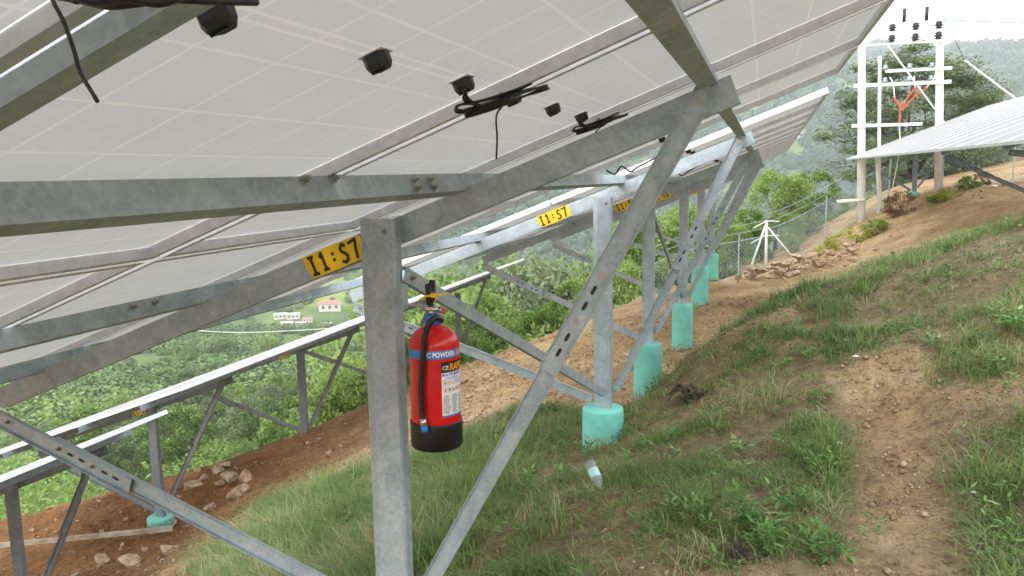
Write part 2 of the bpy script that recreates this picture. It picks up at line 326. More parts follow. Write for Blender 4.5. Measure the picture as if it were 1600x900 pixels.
PATH = [(.1, 0), (.38, 2.2), (.52, 3.0), (.66, 3.9), (.70, 4.6), (.72, 5.3)]
def gbase(x, y):
    xc = np.clip(x, -12, 9); yc = np.clip(y, -4, 26); z = np.zeros(x.shape)
    X = xc.ravel(); Y = yc.ravel(); Z = np.empty(X.shape)
    for i in range(0, len(X), 20000):
        r = np.hypot(X[i:i + 20000, None] - ANCH[None, :, 0], Y[i:i + 20000, None] - ANCH[None, :, 1])
        Z[i:i + 20000] = tps(r) @ _W[:_n] + _W[_n] + _W[_n + 1] * X[i:i + 20000] + _W[_n + 2] * Y[i:i + 20000]
    return Z.reshape(x.shape) + .35 * np.minimum(np.maximum(x - 9, 0), 150) - .35 * np.minimum(np.maximum(-12 - x, 0), 40)
def gdens(x, y):
    """0 bare .. 1 thick grass"""
    n = fbm(x, y, 1.1, 4, 3); d, s_ = seg_dist(x, y, GPOLY + [GPOLY[0]]); ins = inside(x, y, GPOLY)
    sd_ = np.where(ins, d, -d) + n * .5
    g = sstep(-.05, .3, sd_); dp, _ = seg_dist(x, y, PATH); wp = .17 + .02 * (y - 3)
    g = g * sstep(-.02, .16, dp - wp + n * .18)
    patch = fbm(x, y, .75, 4, 31) + .10 * sstep(.3, 1.6, x) - .12 * sstep(-.5, -2, x) * 1
    g = g * (1 - .90 * sstep(.09, .26, patch)); return g
def far_z(x, y):
    r = np.hypot(x, y); az = np.degrees(np.arctan2(x, y))
    zz = np.interp(r, [0, 25, 60, 110, 200, 320, 450, 600, 780, 1000, 1250, 1500, 1900, 2600], [-4, -10, -21, -31, -46, -62, -74, -72, -40, 35, 118, 178, 225, 235])
    k = sstep(-30, 5, az) * 10
    zz = zz + fbm(x, y, .006, 4, 9) * np.interp(r, [0, 80, 400, 900, 1500], [0, 5, 22, 60, 60]) + k * sstep(600, 1100, r)
    zz = zz + 25 * np.exp(-((az - 14) / 5.) ** 2) * sstep(1000, 1500, r) * -1
    back = sstep(85, 120, np.abs(az + 10)); return zz * (1 - back) + back * (-4 + .0 * r)
def ground(x, y, detail=True):
    x = np.asarray(x, float); y = np.asarray(y, float)
    z = gbase(x, y); d, s_ = seg_dist(x, y, EDGE); out = s_ > 0
    de = np.where(out, d, 0) ; drop = np.where(de < 1.2, .30 * de * de, .43 + .62 * (de - 1.2))
    w_ = sstep(10, 40, de); z = (z - drop) * (1 - w_) + w_ * far_z(x, y)
    if detail:
        near = 1 - sstep(18, 40, np.hypot(x, y)); g = gdens(x, y)
        z = z + near * (fbm(x, y, 1.6, 4, 5) * .05 + fbm(x, y, 9, 4, 6) * .022 + g * (fbm(x, y, 4, 3, 8) * .04 + .01) + np.maximum(fbm(x, y, 14, 3, 16), 0) * .022) + (1 - near) * fbm(x, y, .25, 3, 2) * .25 * (1 - sstep(100, 300, np.hypot(x, y)))
        dirtb = near * (1 - g) * sstep(3, 6, np.hypot(x, y)); z = z + dirtb * (np.abs(fbm(x, y, 3.2, 4, 12)) * .09)
        dp, _ = seg_dist(x, y, PATH); z = z - .035 * (1 - sstep(.12, .35, dp))
    return z
def gz(x, y): return float(ground(np.array([x]), np.array([y]))[0])

azs = np.concatenate([np.arange(-62, 30, .22), np.arange(30, 298, 4.)]); rs = [.25]
while rs[-1] < 2600: rs.append(rs[-1] * 1.0125 + .004)
rs = np.array(rs); AZ, RR = np.meshgrid(np.radians(azs), rs); GX = RR * np.sin(AZ); GY = RR * np.cos(AZ)
GZ = ground(GX, GY); na, nr = len(azs), len(rs)
V = np.c_[GX.ravel(), GY.ravel(), GZ.ravel()]; V = np.r_[V, [[0, 0, gz(0, 0)]]]
i0 = (np.arange(nr - 1)[:, None] * na + np.arange(na)[None, :]).ravel(); i1 = (np.arange(nr - 1)[:, None] * na + (np.arange(na)[None, :] + 1) % na).ravel()
F = np.c_[i0, i1, i1 + na, i0 + na]; F = F[:, ::-1]
tri = np.c_[np.arange(na), (np.arange(na) + 1) % na, np.full(na, len(V) - 1), np.full(na, len(V) - 1)]
me = bpy.data.meshes.new('ground'); 
_f = F.tolist() + [(int(a), len(V) - 1, int(b_)) for a, b_ in zip(np.arange(na), (np.arange(na) + 1) % na)]
me.from_pydata(V.tolist(), [], _f); me.polygons.foreach_set('use_smooth', [True] * len(_f))
at = me.attributes.new('turf', 'FLOAT', 'POINT'); dE, sE = seg_dist(V[:, 0], V[:, 1], EDGE)
vg = np.where(sE > 0, sstep(.6, 3.5, dE + fbm(V[:, 0], V[:, 1], .8, 3, 44) * 1.5), 0); turf = np.maximum(gdens(V[:, 0], V[:, 1]), vg)
at.data.foreach_set('value', turf.astype(np.float32))
m, t, b = nodes('earth_and_turf')
g = N(t, "ShaderNodeNewGeometry"); P_ = g.outputs['Position']
n1 = N(t, "ShaderNodeTexNoise", Scale=1.1, Detail=9, Roughness=.65); n2 = N(t, "ShaderNodeTexNoise", Scale=14, Detail=8, Roughness=.75); n3 = N(t, "ShaderNodeTexNoise", Scale=.02, Detail=8); n4 = N(t, "ShaderNodeTexVoronoi", Scale=16)
n5 = N(t, "ShaderNodeTexNoise", Scale=60, Detail=8, Roughness=.8)
for q in (n1, n2, n3, n4, n5): t.links.new(P_, q.inputs['Vector'])
dirt = ramp(t, n1.outputs[0], [(.30, (.24, .15, .075)), (.5, (.39, .27, .14)), (.68, (.54, .41, .235))])
dd2 = ramp(t, n2.outputs[0], [(.32, (.42, .39, .37)), (.48, (.95, .95, .95)), (.66, (1.35, 1.35, 1.35))])
mu = N(t, "ShaderNodeMixRGB", blend_type='MULTIPLY'); mu.inputs[0].default_value = .85; t.links.new(dirt, mu.inputs[1]); t.links.new(dd2, mu.inputs[2])
n5r = ramp(t, n5.outputs[0], [(.36, (.52, .50, .48)), (.5, (1, 1, 1)), (.64, (1.4, 1.38, 1.34))]); mu5 = N(t, 'ShaderNodeMixRGB', blend_type='MULTIPLY'); mu5.inputs[0].default_value = .8; t.links.new(mu.outputs[0], mu5.inputs[1]); t.links.new(n5r, mu5.inputs[2]); mu = mu5
# redder earth on the lower slope
sx = N(t, "ShaderNodeSeparateXYZ"); t.links.new(P_, sx.inputs[0]); mr = N(t, "ShaderNodeMapRange"); mr.inputs['From Min'].default_value = -3.5; mr.inputs['From Max'].default_value = -6.5; t.links.new(sx.outputs[0], mr.inputs[0])
mr2 = N(t, "ShaderNodeMapRange"); mr2.inputs['From Min'].default_value = 15; mr2.inputs['From Max'].default_value = 9; t.links.new(sx.outputs[1], mr2.inputs[0])
mrm = N(t, "ShaderNodeMath", operation='MULTIPLY'); t.links.new(mr.outputs[0], mrm.inputs[0]); t.links.new(mr2.outputs[0], mrm.inputs[1])
rd = N(t, "ShaderNodeMixRGB", blend_type='MULTIPLY'); t.links.new(mrm.outputs[0], rd.inputs[0]); t.links.new(mu.outputs[0], rd.inputs[1]); rd.inputs[2].default_value = (.66, .47, .34, 1)
# greyer, duller earth close to the grass
turfc = ramp(t, n2.outputs[0], [(.3, (.11, .085, .045)), (.48, (.22, .17, .095)), (.68, (.35, .28, .17))])
farc = ramp(t, n3.outputs[0], [(.35, (.06, .10, .03)), (.5, (.12, .17, .05)), (.62, (.22, .27, .08))])
cd = N(t, "ShaderNodeVectorMath", operation='LENGTH'); t.links.new(P_, cd.inputs[0]); mf = N(t, "ShaderNodeMapRange"); mf.inputs['From Min'].default_value = 16; mf.inputs['From Max'].default_value = 40; t.links.new(cd.outputs['Value'], mf.inputs[0])
tm = N(t, "ShaderNodeMixRGB"); t.links.new(mf.outputs[0], tm.inputs[0]); t.links.new(turfc, tm.inputs[1]); t.links.new(farc, tm.inputs[2])
atn = N(t, "ShaderNodeAttribute", attribute_name='turf')
near_grey = N(t, "ShaderNodeMapRange"); near_grey.inputs['From Min'].default_value = 3.5; near_grey.inputs['From Max'].default_value = 8; near_grey.inputs['To Min'].default_value = .75; near_grey.inputs['To Max'].default_value = 0; t.links.new(cd.outputs['Value'], near_grey.inputs[0])  # bare earth turned greyer and darker toward the camera
pd = N(t, "ShaderNodeMixRGB", blend_type='MULTIPLY'); t.links.new(near_grey.outputs[0], pd.inputs[0]); t.links.new(rd.outputs[0], pd.inputs[1]); pd.inputs[2].default_value = (.80, .85, .95, 1)
fm = N(t, "ShaderNodeMixRGB"); t.links.new(atn.outputs['Fac'], fm.inputs[0]); t.links.new(pd.outputs[0], fm.inputs[1]); t.links.new(tm.outputs[0], fm.inputs[2])
t.links.new(fm.outputs[0], b.inputs['Base Color']); b.inputs['Roughness'].default_value = .95; b.inputs['Specular IOR Level'].default_value = .15
ad = N(t, "ShaderNodeMath", operation='MULTIPLY_ADD'); t.links.new(n4.outputs['Distance'], ad.inputs[0]); ad.inputs[1].default_value = -.5; t.links.new(n2.outputs[0], ad.inputs[2])
ad2 = N(t, "ShaderNodeMath", operation='MULTIPLY_ADD'); t.links.new(n5.outputs[0], ad2.inputs[0]); ad2.inputs[1].default_value = .35; t.links.new(ad.outputs[0], ad2.inputs[2])
bump(t, b, ad2.outputs[0], .9, .05)
me.materials.append(m); me.update(); go = link('ground', me); tag(go, kind='structure')

# ------------------------------------------------------------------ solar array rows
def cprof(w_, d, t_=.003, lip=0, ch=0):
    """channel outline: web on a in [0,w], flanges toward +b"""
    if lip: return [(0, 0), (w_, 0), (w_, d), (w_ - lip, d), (w_ - lip, d - t_), (w_ - t_, d - t_), (w_ - t_, t_), (t_, t_), (t_, d - t_), (lip, d - t_), (lip, d), (0, d)]
    if ch == .012 and w_ > .1: return [(.030, 0), (w_ - .008, 0), (w_, .006), (w_, d), (w_ - t_, d), (w_ - t_, .006 + t_), (w_ - .010, t_), (.032, t_), (.004, .015), (t_, d), (0, d), (0, .012)]
    if ch: return [(ch, 0), (w_ - ch * .5, 0), (w_, ch * .5), (w_, d), (w_ - t_, d), (w_ - t_, ch * .5 + t_), (w_ - ch * .5 - t_, t_), (ch + t_, t_), (t_, ch + t_), (t_, d), (0, d), (0, ch)]
    return [(0, 0), (w_, 0), (w_, d), (w_ - t_, d), (w_ - t_, t_), (t_, t_), (t_, d), (0, d)]
YD = np.array([0, 1., 0])
def boltmesh():
    mb = MB(); mb.lathe([(.011, 0), (.011, .0015), (.0045, .0016), (.0045, .016), (0, .016)], seg=12); mb.lathe([(.0085, .0016), (.0085, .008), (0, .008)], seg=6)
    return mb.mesh('bolt', M['bolt'])
BOLT = boltmesh()
def bolt(rt, par, p, nrm):
    q = Vector(nrm).to_track_quat('Z', 'Y').to_matrix().to_4x4(); q.translation = Vector(p) - Vector(WL[rt.name]); link('bolt', BOLT, par, mat=q)
# panel meshes
PL, PW = 1.955, 1.012
def panel_meshes():
    mb = MB(); a_, b_ = PL / 2 - .003, PW / 2 - .003; mb.add([(-a_, -b_, .0325), (a_, -b_, .0325), (a_, b_, .0325), (-a_, b_, .0325)], [(0, 1, 2, 3)]); lam = mb.mesh('laminate', M['laminate'])
    mb = MB(); th = .0018; fl = .022; H = .037
    for sgn in (-1, 1):
        A = np.array([-sgn, 0, 0]); prof = [(0, 0), (fl, 0), (fl, th), (th, th), (th, H), (0, H)]
        mb.ext(prof, (sgn * PL / 2, -PW / 2, 0), (sgn * PL / 2, PW / 2, 0), A, (0, 0, 1))
        A = np.array([0, -sgn, 0]); mb.ext(prof, (-PL / 2 + th * 1.2, sgn * PW / 2, .0004), (PL / 2 - th * 1.2, sgn * PW / 2, .0004), A, (0, 0, 1))
    fr = mb.mesh('panel_frame', M['alu'])
    mb = MB(); mb.box((-.62, -.28, .0292), (.055, .035, .0006)); mb.box((-.62, -.28, .0285), (.045, .010, .0004), mi=1); global RLAB; RLAB = mb.mesh('rating_label', [M['sticker'], M['hole']])
    mb = MB(); a, b2, h2 = .0195, .0185, .013
    for k, (zz, sc_) in enumerate([(0, 1)]):
        o = [(-a, -b2 * .4), (-a * .55, -b2), (a * .55, -b2), (a, -b2 * .4), (a, b2 * .4), (a * .55, b2), (-a * .55, b2), (-a, b2 * .4)]
        P = [(x, y, .030) for x, y in o] + [(x * .98, y * .98, .013) for x, y in o] + [(x * .82, y * .8, .006) for x, y in o]
        Fs = [(i, i + 8, (i + 1) % 8 + 8, (i + 1) % 8) for i in range(8)] + [(i + 8, i + 16, (i + 1) % 8 + 16, (i + 1) % 8 + 8) for i in range(8)] + [tuple(range(16, 24))]
        mb.add(P, Fs, 0)
    mb.box((0, 0, .0295), (a * 1.06, b2 * 1.07, .0010), mi=1); mb.box((-.004, 0, .005), (.012, .002, .0015))
    jb = mb.mesh('junction_box', [M['black'], M['white']]); return lam, fr, jb
LAM, FRAME, JBOX = panel_meshes()
STROKES = {  # hand painted characters in a 1 x 1 cell, as polylines
 'I': [[(.08, 1), (.5, .97)], [(.28, .98), (.34, .02)], [(.1, .02), (.6, 0)]],
 '1': [[(.18, .82), (.38, 1)], [(.38, 1), (.42, .04)], [(.22, .05), (.62, .04)]],
 ':': [[(.36, .70), (.44, .72)], [(.36, .36), (.44, .37)]],
 'S': [[(.72, .88), (.5, 1), (.24, .84), (.28, .62), (.55, .48), (.72, .30), (.62, .08), (.35, .0), (.12, .1)]],
 '7': [[(.1, .92), (.5, .95), (.82, 1)], [(.82, 1), (.62, .5), (.5, .0)]],
 '9': [[(.7, .6), (.4, .55), (.25, .75), (.4, .97), (.65, .95), (.72, .75), (.6, .3), (.45, 0)]],
 '5': [[(.7, .95), (.28, .95), (.24, .58), (.5, .62), (.7, .4), (.6, .1), (.2, .02)]],
 '6': [[(.65, .95), (.35, .7), (.22, .3), (.4, .03), (.65, .2), (.6, .42), (.28, .35)]],
}
def marking(mb, text, o, A, B, nrm, W, H, seed=0, sw=.0055):
    """painted yellow patch with brush lettering; o lower-left, A right, B up"""
    o, A, B, nrm = map(np.array, (o, A, B, nrm)); r = random.Random(seed)
    edge = [(0.02, 1.0), (.0, .5), (.06, 0.0), (.5, -.03), (1.0, .05), (1.03, .4), (.97, 1.0), (.5, 1.02)]
    edge = [(a + r.uniform(-.015, .015), b_ + r.uniform(-.03, .03)) for a, b_ in edge]
    P = [o + A * a * W + B * b_ * H + nrm * .0012 for a, b_ in edge]; mb.add(P, [tuple(range(len(P)))], 0)
    n = len(text); cw = W * .86 / n
    for i, ch in enumerate(text):
        c0 = W * .08 + i * cw
        for st in STROKES[ch]:
            pts = [(c0 + x * cw * .95, H * (.13 + .76 * y)) for x, y in st]
            for (x0, y0), (x1, y1) in zip(pts[:-1], pts[1:]):
                d = np.array([x1 - x0, y1 - y0]); d = d / (np.linalg.norm(d) + 1e-9); nn_ = np.array([-d[1], d[0]]) * sw; d = d * sw * .7
                Q = [(x0 - d[0] + nn_[0], y0 - d[1] + nn_[1]), (x0 - d[0] - nn_[0], y0 - d[1] - nn_[1]), (x1 + d[0] - nn_[0], y1 + d[1] - nn_[1]), (x1 + d[0] + nn_[0], y1 + d[1] + nn_[1])]
                mb.add([o + A * a + B * b_ + nrm * (.0020 + .00005 * r.random()) for a, b_ in Q], [(0, 1, 2, 3)], 1)
class Row:
    def __init__(s, name, label, org, tilt, yaw=0, group=None, mat='galv'):
        a = R(tilt); cy, sy = math.cos(R(yaw)), math.sin(R(yaw))
        s.Y = np.array([sy, cy, 0.]); xh = np.array([cy, -sy, 0.])       # xh: uphill horizontal
        s.T = -(xh * math.cos(a) + np.array([0, 0, math.sin(a)])); s.n = -xh * math.sin(a) + np.array([0, 0, math.cos(a)])
        s.xh = xh; s.org = np.array(org, float); s.rt = root(name, tuple(s.org), label, 'solar array', group); s.mat = mat
    def P(s, ss, nn, y): return s.org + s.T * ss + s.n * nn + s.Y * y
    def Q(s, x, z, y): return s.org + s.xh * x + np.array([0, 0, z]) + s.Y * y
    def panels(s, y0, cols, s0=(-.52, 1.455), n0=.335, slope=0, pitch=1.03):
        for c in range(cols):
            for k, sa in enumerate(s0):
                yc = y0 + pitch * (c + .5); sc_ = sa + PL / 2; nn_ = n0 + slope * (c + .5) * pitch
                yd = s.Y + s.n * slope; yd /= np.linalg.norm(yd); X = -s.T; Z = np.cross(X, yd)
                p = s.P(sc_, nn_, yc) - s.org
                mt = Matrix([[X[0], yd[0], Z[0], p[0]], [X[1], yd[1], Z[1], p[1]], [X[2], yd[2], Z[2], p[2]], [0, 0, 0, 1]])
                o = link('solar_panel', LAM, s.rt, mat=mt); link('panel_frame', FRAME, o); link('rating_label', RLAB, o)
                for q in (-.385, -.015, .345): link('junction_box', JBOX, o, loc=(0.0, q, 0))
    def purlin(s, ss, ys, ns, w_=.052, d=.058):
        mb = MB(); pts = [s.P(ss, nn_, y) for y, nn_ in zip(ys, ns)]
        for p0, p1 in zip(pts[:-1], pts[1:]): mb.ext([(a, -b_) for a, b_ in [(0, 0), (d, 0), (d, w_), (d - .012, w_), (d - .012, w_ - .003), (d - .003, w_ - .003), (d - .003, .003), (.003, .003), (.003, w_), (0, w_)]], p0, p1, -s.n, -s.T)
        return wpart('purlin', mb, M[s.mat], s.rt)
    def frame(s, y, dn=0, post_x=-1.213, foot=-1.6, text=None, pile=None, hi=True, lo=True, mark_y=True, mat=None, s1=3.16, seed=0, hole=True, gnd=None):
        mat = M[mat or s.mat]
        # post: channel with its web toward the viewer
        top = s.Q(post_x - .06, 0, y); px = post_x
        zt = (-.145 + dn * 1.05); mb = MB(); mb.ext(cprof(.127, .052, .004, 0, .012), s.Q(px - .0635, foot, y - .075), s.Q(px - .0635, zt, y - .075), s.xh, s.Y)
        po = wpart('post', mb, mat, s.rt)
        bolt(s.rt, po, s.Q(px + .025, zt - .04, y - .077), -s.Y)
        # rafter
        mb = MB(); nb = .2 + dn; mb.ext(cprof(.086, .05, .004, .012), s.P(.0, nb, y), s.P(s1, nb, y), s.n, s.Y); rf = wpart('rafter', mb, mat, s.rt)
        if text:
            mb = MB(); marking(mb, text, s.P(1.545, nb + .002, y), -s.T, s.n, -s.Y, .245, .083, seed); sub('painted_marking', mb, [M['yellow'], M['ink']], s.rt, rf)
            if seed == 1:
                mb = MB(); marking(mb, 'I1:S7', s.P(1.46, nb, y + .006), -s.T, s.Y, -s.n, .12, .038, 9, .003); sub('painted_marking', mb, [M['yellow'], M['ink']], s.rt, rf)
        def brace(a, b_, wid=.064, split=.55, side=1, yoff=-.06, two=True):
            d = b_ - a; Ln = np.linalg.norm(d); d = d / Ln; sd_ = np.cross(s.Y, d); sd_ /= np.linalg.norm(sd_)
            if sd_[0] < 0: sd_ = -sd_
            mb = MB(); e = a + d * Ln * split if two else b_
            pr = [(0, 0), (.003, 0), (.003, .016), (wid - .003, .016), (wid - .003, 0), (wid, 0), (wid, .019), (0, .019)]
            mb.ext(pr, a - sd_ * wid / 2 + s.Y * yoff, e - sd_ * wid / 2 + s.Y * yoff, sd_, s.Y)
            br = wpart('brace', mb, mat, s.rt)
            if two:
                mb = MB(); w2 = wid * .9; st = a + d * Ln * (split - .22); pr2 = [(x * .9, z) for x, z in pr]
                mb.ext(pr2, st - sd_ * w2 / 2 + s.Y * (yoff + .0205), b_ - sd_ * w2 / 2 + s.Y * (yoff + .0205), sd_, s.Y); wpart('brace', mb, mat, s.rt)
            mb = MB()
            if hole:
                for q in range(6):
                    if q in (2, 5): continue
                    c = a + d * (Ln * (split - .02) - .035 - q * .058) + s.Y * (yoff + .0148)
                    ov = [(c + d * (.010 * math.sin(u) + (.006 if math.sin(u) > 0 else -.006)) + sd_ * .006 * math.cos(u)) for u in np.linspace(0, 2 * math.pi, 17)[:-1]]
                    if two: mb = MB(); mb.add(ov, [tuple(range(16))]); sub('bolt_slot', mb, M['hole'], s.rt, br)
            for q in (2, 5): 
                if two: bolt(s.rt, br, a + d * (Ln * (split - .02) - .035 - q * .058) + s.Y * (yoff + .0155), -s.Y)
            bolt(s.rt, br, a + d * .05 + s.Y * (yoff + .0155), -s.Y)
            return br
        if hi: brace(s.P(.065, nb + .075, y), s.Q(px + .085, foot + .12, y), split=.50)
        if lo: brace(s.P(s1 - .02, nb - .03, y), s.Q(px - .085, foot + .05, y), wid=.07, split=.38, yoff=-.055)
        if pile:
            r_, h_ = pile; mb = MB(); z0 = foot - h_; c = s.Q(px, 0, y - .05); zt_ = foot
            n_ = 40; prof = [(r_ * 1.01, 0), (r_ * 1.004, h_ * .12), (r_, h_ * .3), (r_, h_ * .5), (r_ * .995, h_ * .8), (r_ * .985, h_ - .008), (r_ * .95, h_), (.0, h_ + .006)]
            mb.lathe([(r_ * 1.02, -.5)] + prof, (c[0], c[1], s.org[2] + z0), n_)
            pl = wpart('concrete_footing', mb, M['teal'], s.rt, True); g0 = gz(c[0], c[1])
            av = pl.data.attributes.new('above', 'FLOAT', 'POINT'); av.data.foreach_set('value', np.array([v_.co.z + s.org[2] - g0 for v_ in pl.data.vertices], dtype=np.float32))
            mb = MB(); rr = random.Random(seed + 5); k_ = [(r_ * (1.04 + .22 * rr.random()), ) for i in range(20)]
            cx, cy = c[0], c[1]; pp = [(cx + k_[i][0] * math.cos(i * math.pi / 10), cy + k_[i][0] * math.sin(i * math.pi / 10)) for i in range(20)]
            zz = [gz(*p) + .012 for p in pp]; ci = gz(cx, cy) + .02
            mb.add([(p[0], p[1], z) for p, z in zip(pp, zz)] + [(cx, cy, ci)], [(i, (i + 1) % 20, 20) for i in range(20)]); wpart('cement_spill', mb, M['concrete'], s.rt)
        return po
DN = {-.6: 0, 2.45: 0, 5.45: -.033, 8.45: -.085, 11.45: -.11, 14.45: -.15, 17.45: -.19}
r1 = Row('solar_array', 'nearest solar array overhead on galvanised posts with turquoise footings', (0, 0, 0), 21)
pz = {-.6: (-1.64, .3), 2.45: (-1.62, .3), 5.45: (-1.655, .29), 8.45: (-1.83, .68), 11.45: (-1.89, .70), 14.45: (-1.72, .74), 17.45: (-1.80, .62)}
tx = {2.45: 'I1:S7', 5.45: 'I1:S7', 8.45: 'I1:S6', 11.45: '11:56', 14.45: 'I1:56', 17.45: 'I1:55'}
pxs = {8.45: -1.14, 5.45: -1.045, 11.45: -1.06, 14.45: -1.045, 17.45: -1.03}
for i, (y, dn) in enumerate(DN.items()):
    r1.frame(y, dn, pxs.get(y, -1.213), pz[y][0], tx.get(y), (.146, pz[y][1]), seed=i)
ys = [-.9, 2.45, 5.45, 8.45, 11.45, 14.45, 18.4]; ns = [.3345, .3345, .302, .25, .225, .185, .145]
for s_ in (.04, .875, 1.99, 2.86): r1.purlin(s_, ys, [n_ + .0 for n_ in ns])
r1.panels(-.44, 5, pitch=1.045); r1.panels(5.58, 12, n0=.300, slope=-.0125, pitch=1.045)
# longitudinal braces between posts
def longbrace(rw, a, b_, mat='galv', wid=.05):
    a, b_ = np.array(a), np.array(b_); d = b_ - a; d /= np.linalg.norm(d); up = np.cross(np.cross(d, (0, 0, 1)), d); up /= np.linalg.norm(up); sd_ = np.cross(d, up)
    mb = MB(); mb.ext([(0, 0), (wid, 0), (wid, .022), (wid - .003, .022), (wid - .003, .003), (.003, .003), (.003, .022), (0, .022)], a - up * wid / 2, b_ - up * wid / 2, up, -sd_)
    o = wpart('cross_brace', mb, M[mat], rw.rt); bolt(rw.rt, o, a + d * .05 + sd_ * .001, sd_); return o
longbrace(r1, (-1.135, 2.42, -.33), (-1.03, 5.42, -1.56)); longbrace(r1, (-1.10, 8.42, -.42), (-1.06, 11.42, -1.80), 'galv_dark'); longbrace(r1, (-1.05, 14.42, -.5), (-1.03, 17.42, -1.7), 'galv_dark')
# rail clamped below the nearest module, seen at the top left
mb = MB(); mb.ext([(0, 0), (.036, 0), (.036, .022), (.033, .022), (.033, .003), (.003, .003), (.003, .022), (0, .022)], r1.P(.05, .286, .545), r1.P(1.0, .286, .545), YD, r1.n); wpart('stiffening_rail', mb, M['galv_light'], r1.rt)
# splice bolts
for y, ss, nn_ in [(2.05, .868, .315), (2.16, .868, .315), (2.05, .868, .29), (2.16, .868, .29), (1.5, .868, .325), (1.62, .868, .325), (2.1, 1.983, .315), (2.2, 1.983, .315)]:
    bolt(r1.rt, [c for c in r1.rt.children if c.name.startswith('purlin')][0 if ss < 1 else 2], r1.P(ss, nn_, y), -r1.T)

# lower rows
pr = (-6.80 + 1.213, 0, -2.68 + .17)
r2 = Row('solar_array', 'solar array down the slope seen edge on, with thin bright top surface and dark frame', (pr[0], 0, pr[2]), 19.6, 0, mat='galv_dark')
for i, (y, tx_) in enumerate([(7.45, 'I1:S9'), (10.45, 'I1:59'), (13.45, None), (16.45, None)]):
    r2.frame(y, 0.02 , -1.213 + .12 * i, -1.50 if i == 0 else -1.45, tx_, (.15, .12) if i == 0 else None, mat='galv_dark', seed=20 + i, hole=False)
for s_ in (.04, .875, 1.99, 2.86): r2.purlin(s_, [6.1, 17.5], [.355, .355])
r2.panels(6.2, 11, n0=.356)
R3 = AX @ np.array([12 - 800, 450 - 757, -1250.]); R3 = R3 * (5.28 / R3[1])
r3 = Row('solar_array', 'lower solar array at the far left with one post beside the red earth bank', (R3[0] + 1.213, 0, R3[2] + .17), 21.8, 0, mat='galv_dark')
for i, y in enumerate([2.6, 5.35]): r3.frame(y, 0.02, -1.213, -1.55, None, (.15, .1), mat='galv_dark', seed=30 + i, hole=False)
for s_ in (.04, .875, 1.99, 2.86): r3.purlin(s_, [1.6, 5.7], [.355, .355])
r3.panels(1.5, 4, n0=.356)
# uphill row on the right
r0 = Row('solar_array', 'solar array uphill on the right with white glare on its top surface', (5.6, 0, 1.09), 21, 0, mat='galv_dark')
for i, (y, q_) in enumerate([(6.9, -1.213), (10.4, -1.213), (13.8, -1.213), (25.2, -1.55)]):
    xp, yp = r0.Q(q_, 0, y)[:2]; r0.frame(y, -.0, q_, gz(xp, yp) - r0.org[2] + .12, None, (.15, .14), mat='galv_dark', seed=40 + i)
for s_ in (.04, .875, 1.99, 2.86): r0.purlin(s_, [6.1, 26.0], [.3345, .3345])
r0.panels(6.3, 19)

# ------------------------------------------------------------------ cables under the near modules
def smooth_path(pts, n=10):
    pts = [np.array(p, float) for p in pts]; out = []
    P = [2 * pts[0] - pts[1]] + pts + [2 * pts[-1] - pts[-2]]
    for i in range(1, len(P) - 2):
        for k in range(n):
            t_ = k / n; a, b_, c, d = P[i - 1:i + 3]
            out.append(.5 * ((2 * b_) + (-a + c) * t_ + (2 * a - 5 * b_ + 4 * c - d) * t_ ** 2 + (-a + 3 * b_ - 3 * c + d) * t_ ** 3))
    out.append(pts[-1]); return out
def harness(label, y, ss, far=False):
    rt = root('cable_bundle', tuple(r1.P(ss, .33, y)), label, 'cable', 'cables tied below the solar modules'); P = r1.P
    Q = lambda a, b_, c=.312: P(ss + a * .85, .335 - (.335 - c) * .9, y + b_ * .9)
    for k, (a, b_, c) in enumerate([(0, 0, 0), (.006, .012, .004), (-.005, -.008, -.003)]):
        mb = MB(); mb.tube(smooth_path([Q(.03, -.12, .335), Q(.045 + a, -.09, .322), Q(.04 + a, -.03 + b_, .312 + c), Q(.0, -.015 + b_, .308 + c), Q(-.06, .03 + b_, .310 + c), Q(-.09 + a, .09 + b_, .313), Q(-.085, .12 + b_ * 2, .316), Q(-.055, .115 + b_, .316), Q(-.01, .07 + b_, .312 + c), Q(.04, .02 + b_, .309), Q(.075 + a, -.03, .312), Q(.085 + a, -.07 + b_, .316), Q(.065, -.09, .318), Q(.03 + a, -.06, .314), Q(-.03, .01 + b_, .318), Q(-.07, .06, .326)]), .0024, 8); wpart('cable', mb, M['cable'], rt, True)
    for k, (a, b_) in enumerate([(0, 0), (.012, .03)]):
        mb = MB(); mb.tube([Q(.075 + a, -.045 + b_, .309), Q(.06 + a, -.035 + b_, .308), Q(.06 + a, -.035 + b_, .308), Q(.02 + a, -.012 + b_, .307), Q(.018 + a, -.011 + b_, .307), Q(-.02 + a, .010 + b_, .309)], .0075, 10); wpart('connector', mb, M['black'], rt, True)
    mb = MB(); mb.tube(smooth_path([Q(.02, .0, .298), Q(.035, .05, .31), Q(.03, .09, .329), Q(.0, .03, .33), Q(.0, .0, .298), Q(.03, .04, .293), Q(.055, .09, .285), Q(.085, .15, .262), Q(.13, .22, .225)]), .0022, 6); wpart('cable_tie', mb, M['cable'], rt, True)
harness('coiled black cable with connectors tied below the module seam, with one tie end hanging', 1.54, .42)
harness('smaller black cable coil half hidden behind the nearest rafter', 2.50, .41)
rt = root('cable_bundle', tuple(r1.P(.5, .33, .5)), 'black printed cable at the top left corner with long hanging tie end', 'cable', 'cables tied below the solar modules')
def pix(u, v, Y): d = AX @ np.array([u - 800, 450 - v, -1250.]); return d * (Y / d[1])
mb = MB(); mb.tube(smooth_path([pix(60, -12, .5), pix(120, -2, .5), pix(170, 8, .5), pix(215, 4, .505), pix(260, -2, .52), pix(330, 1, .56), pix(400, 3, .62)]), .0036, 8); wpart('cable', mb, M['cable'], rt, True)
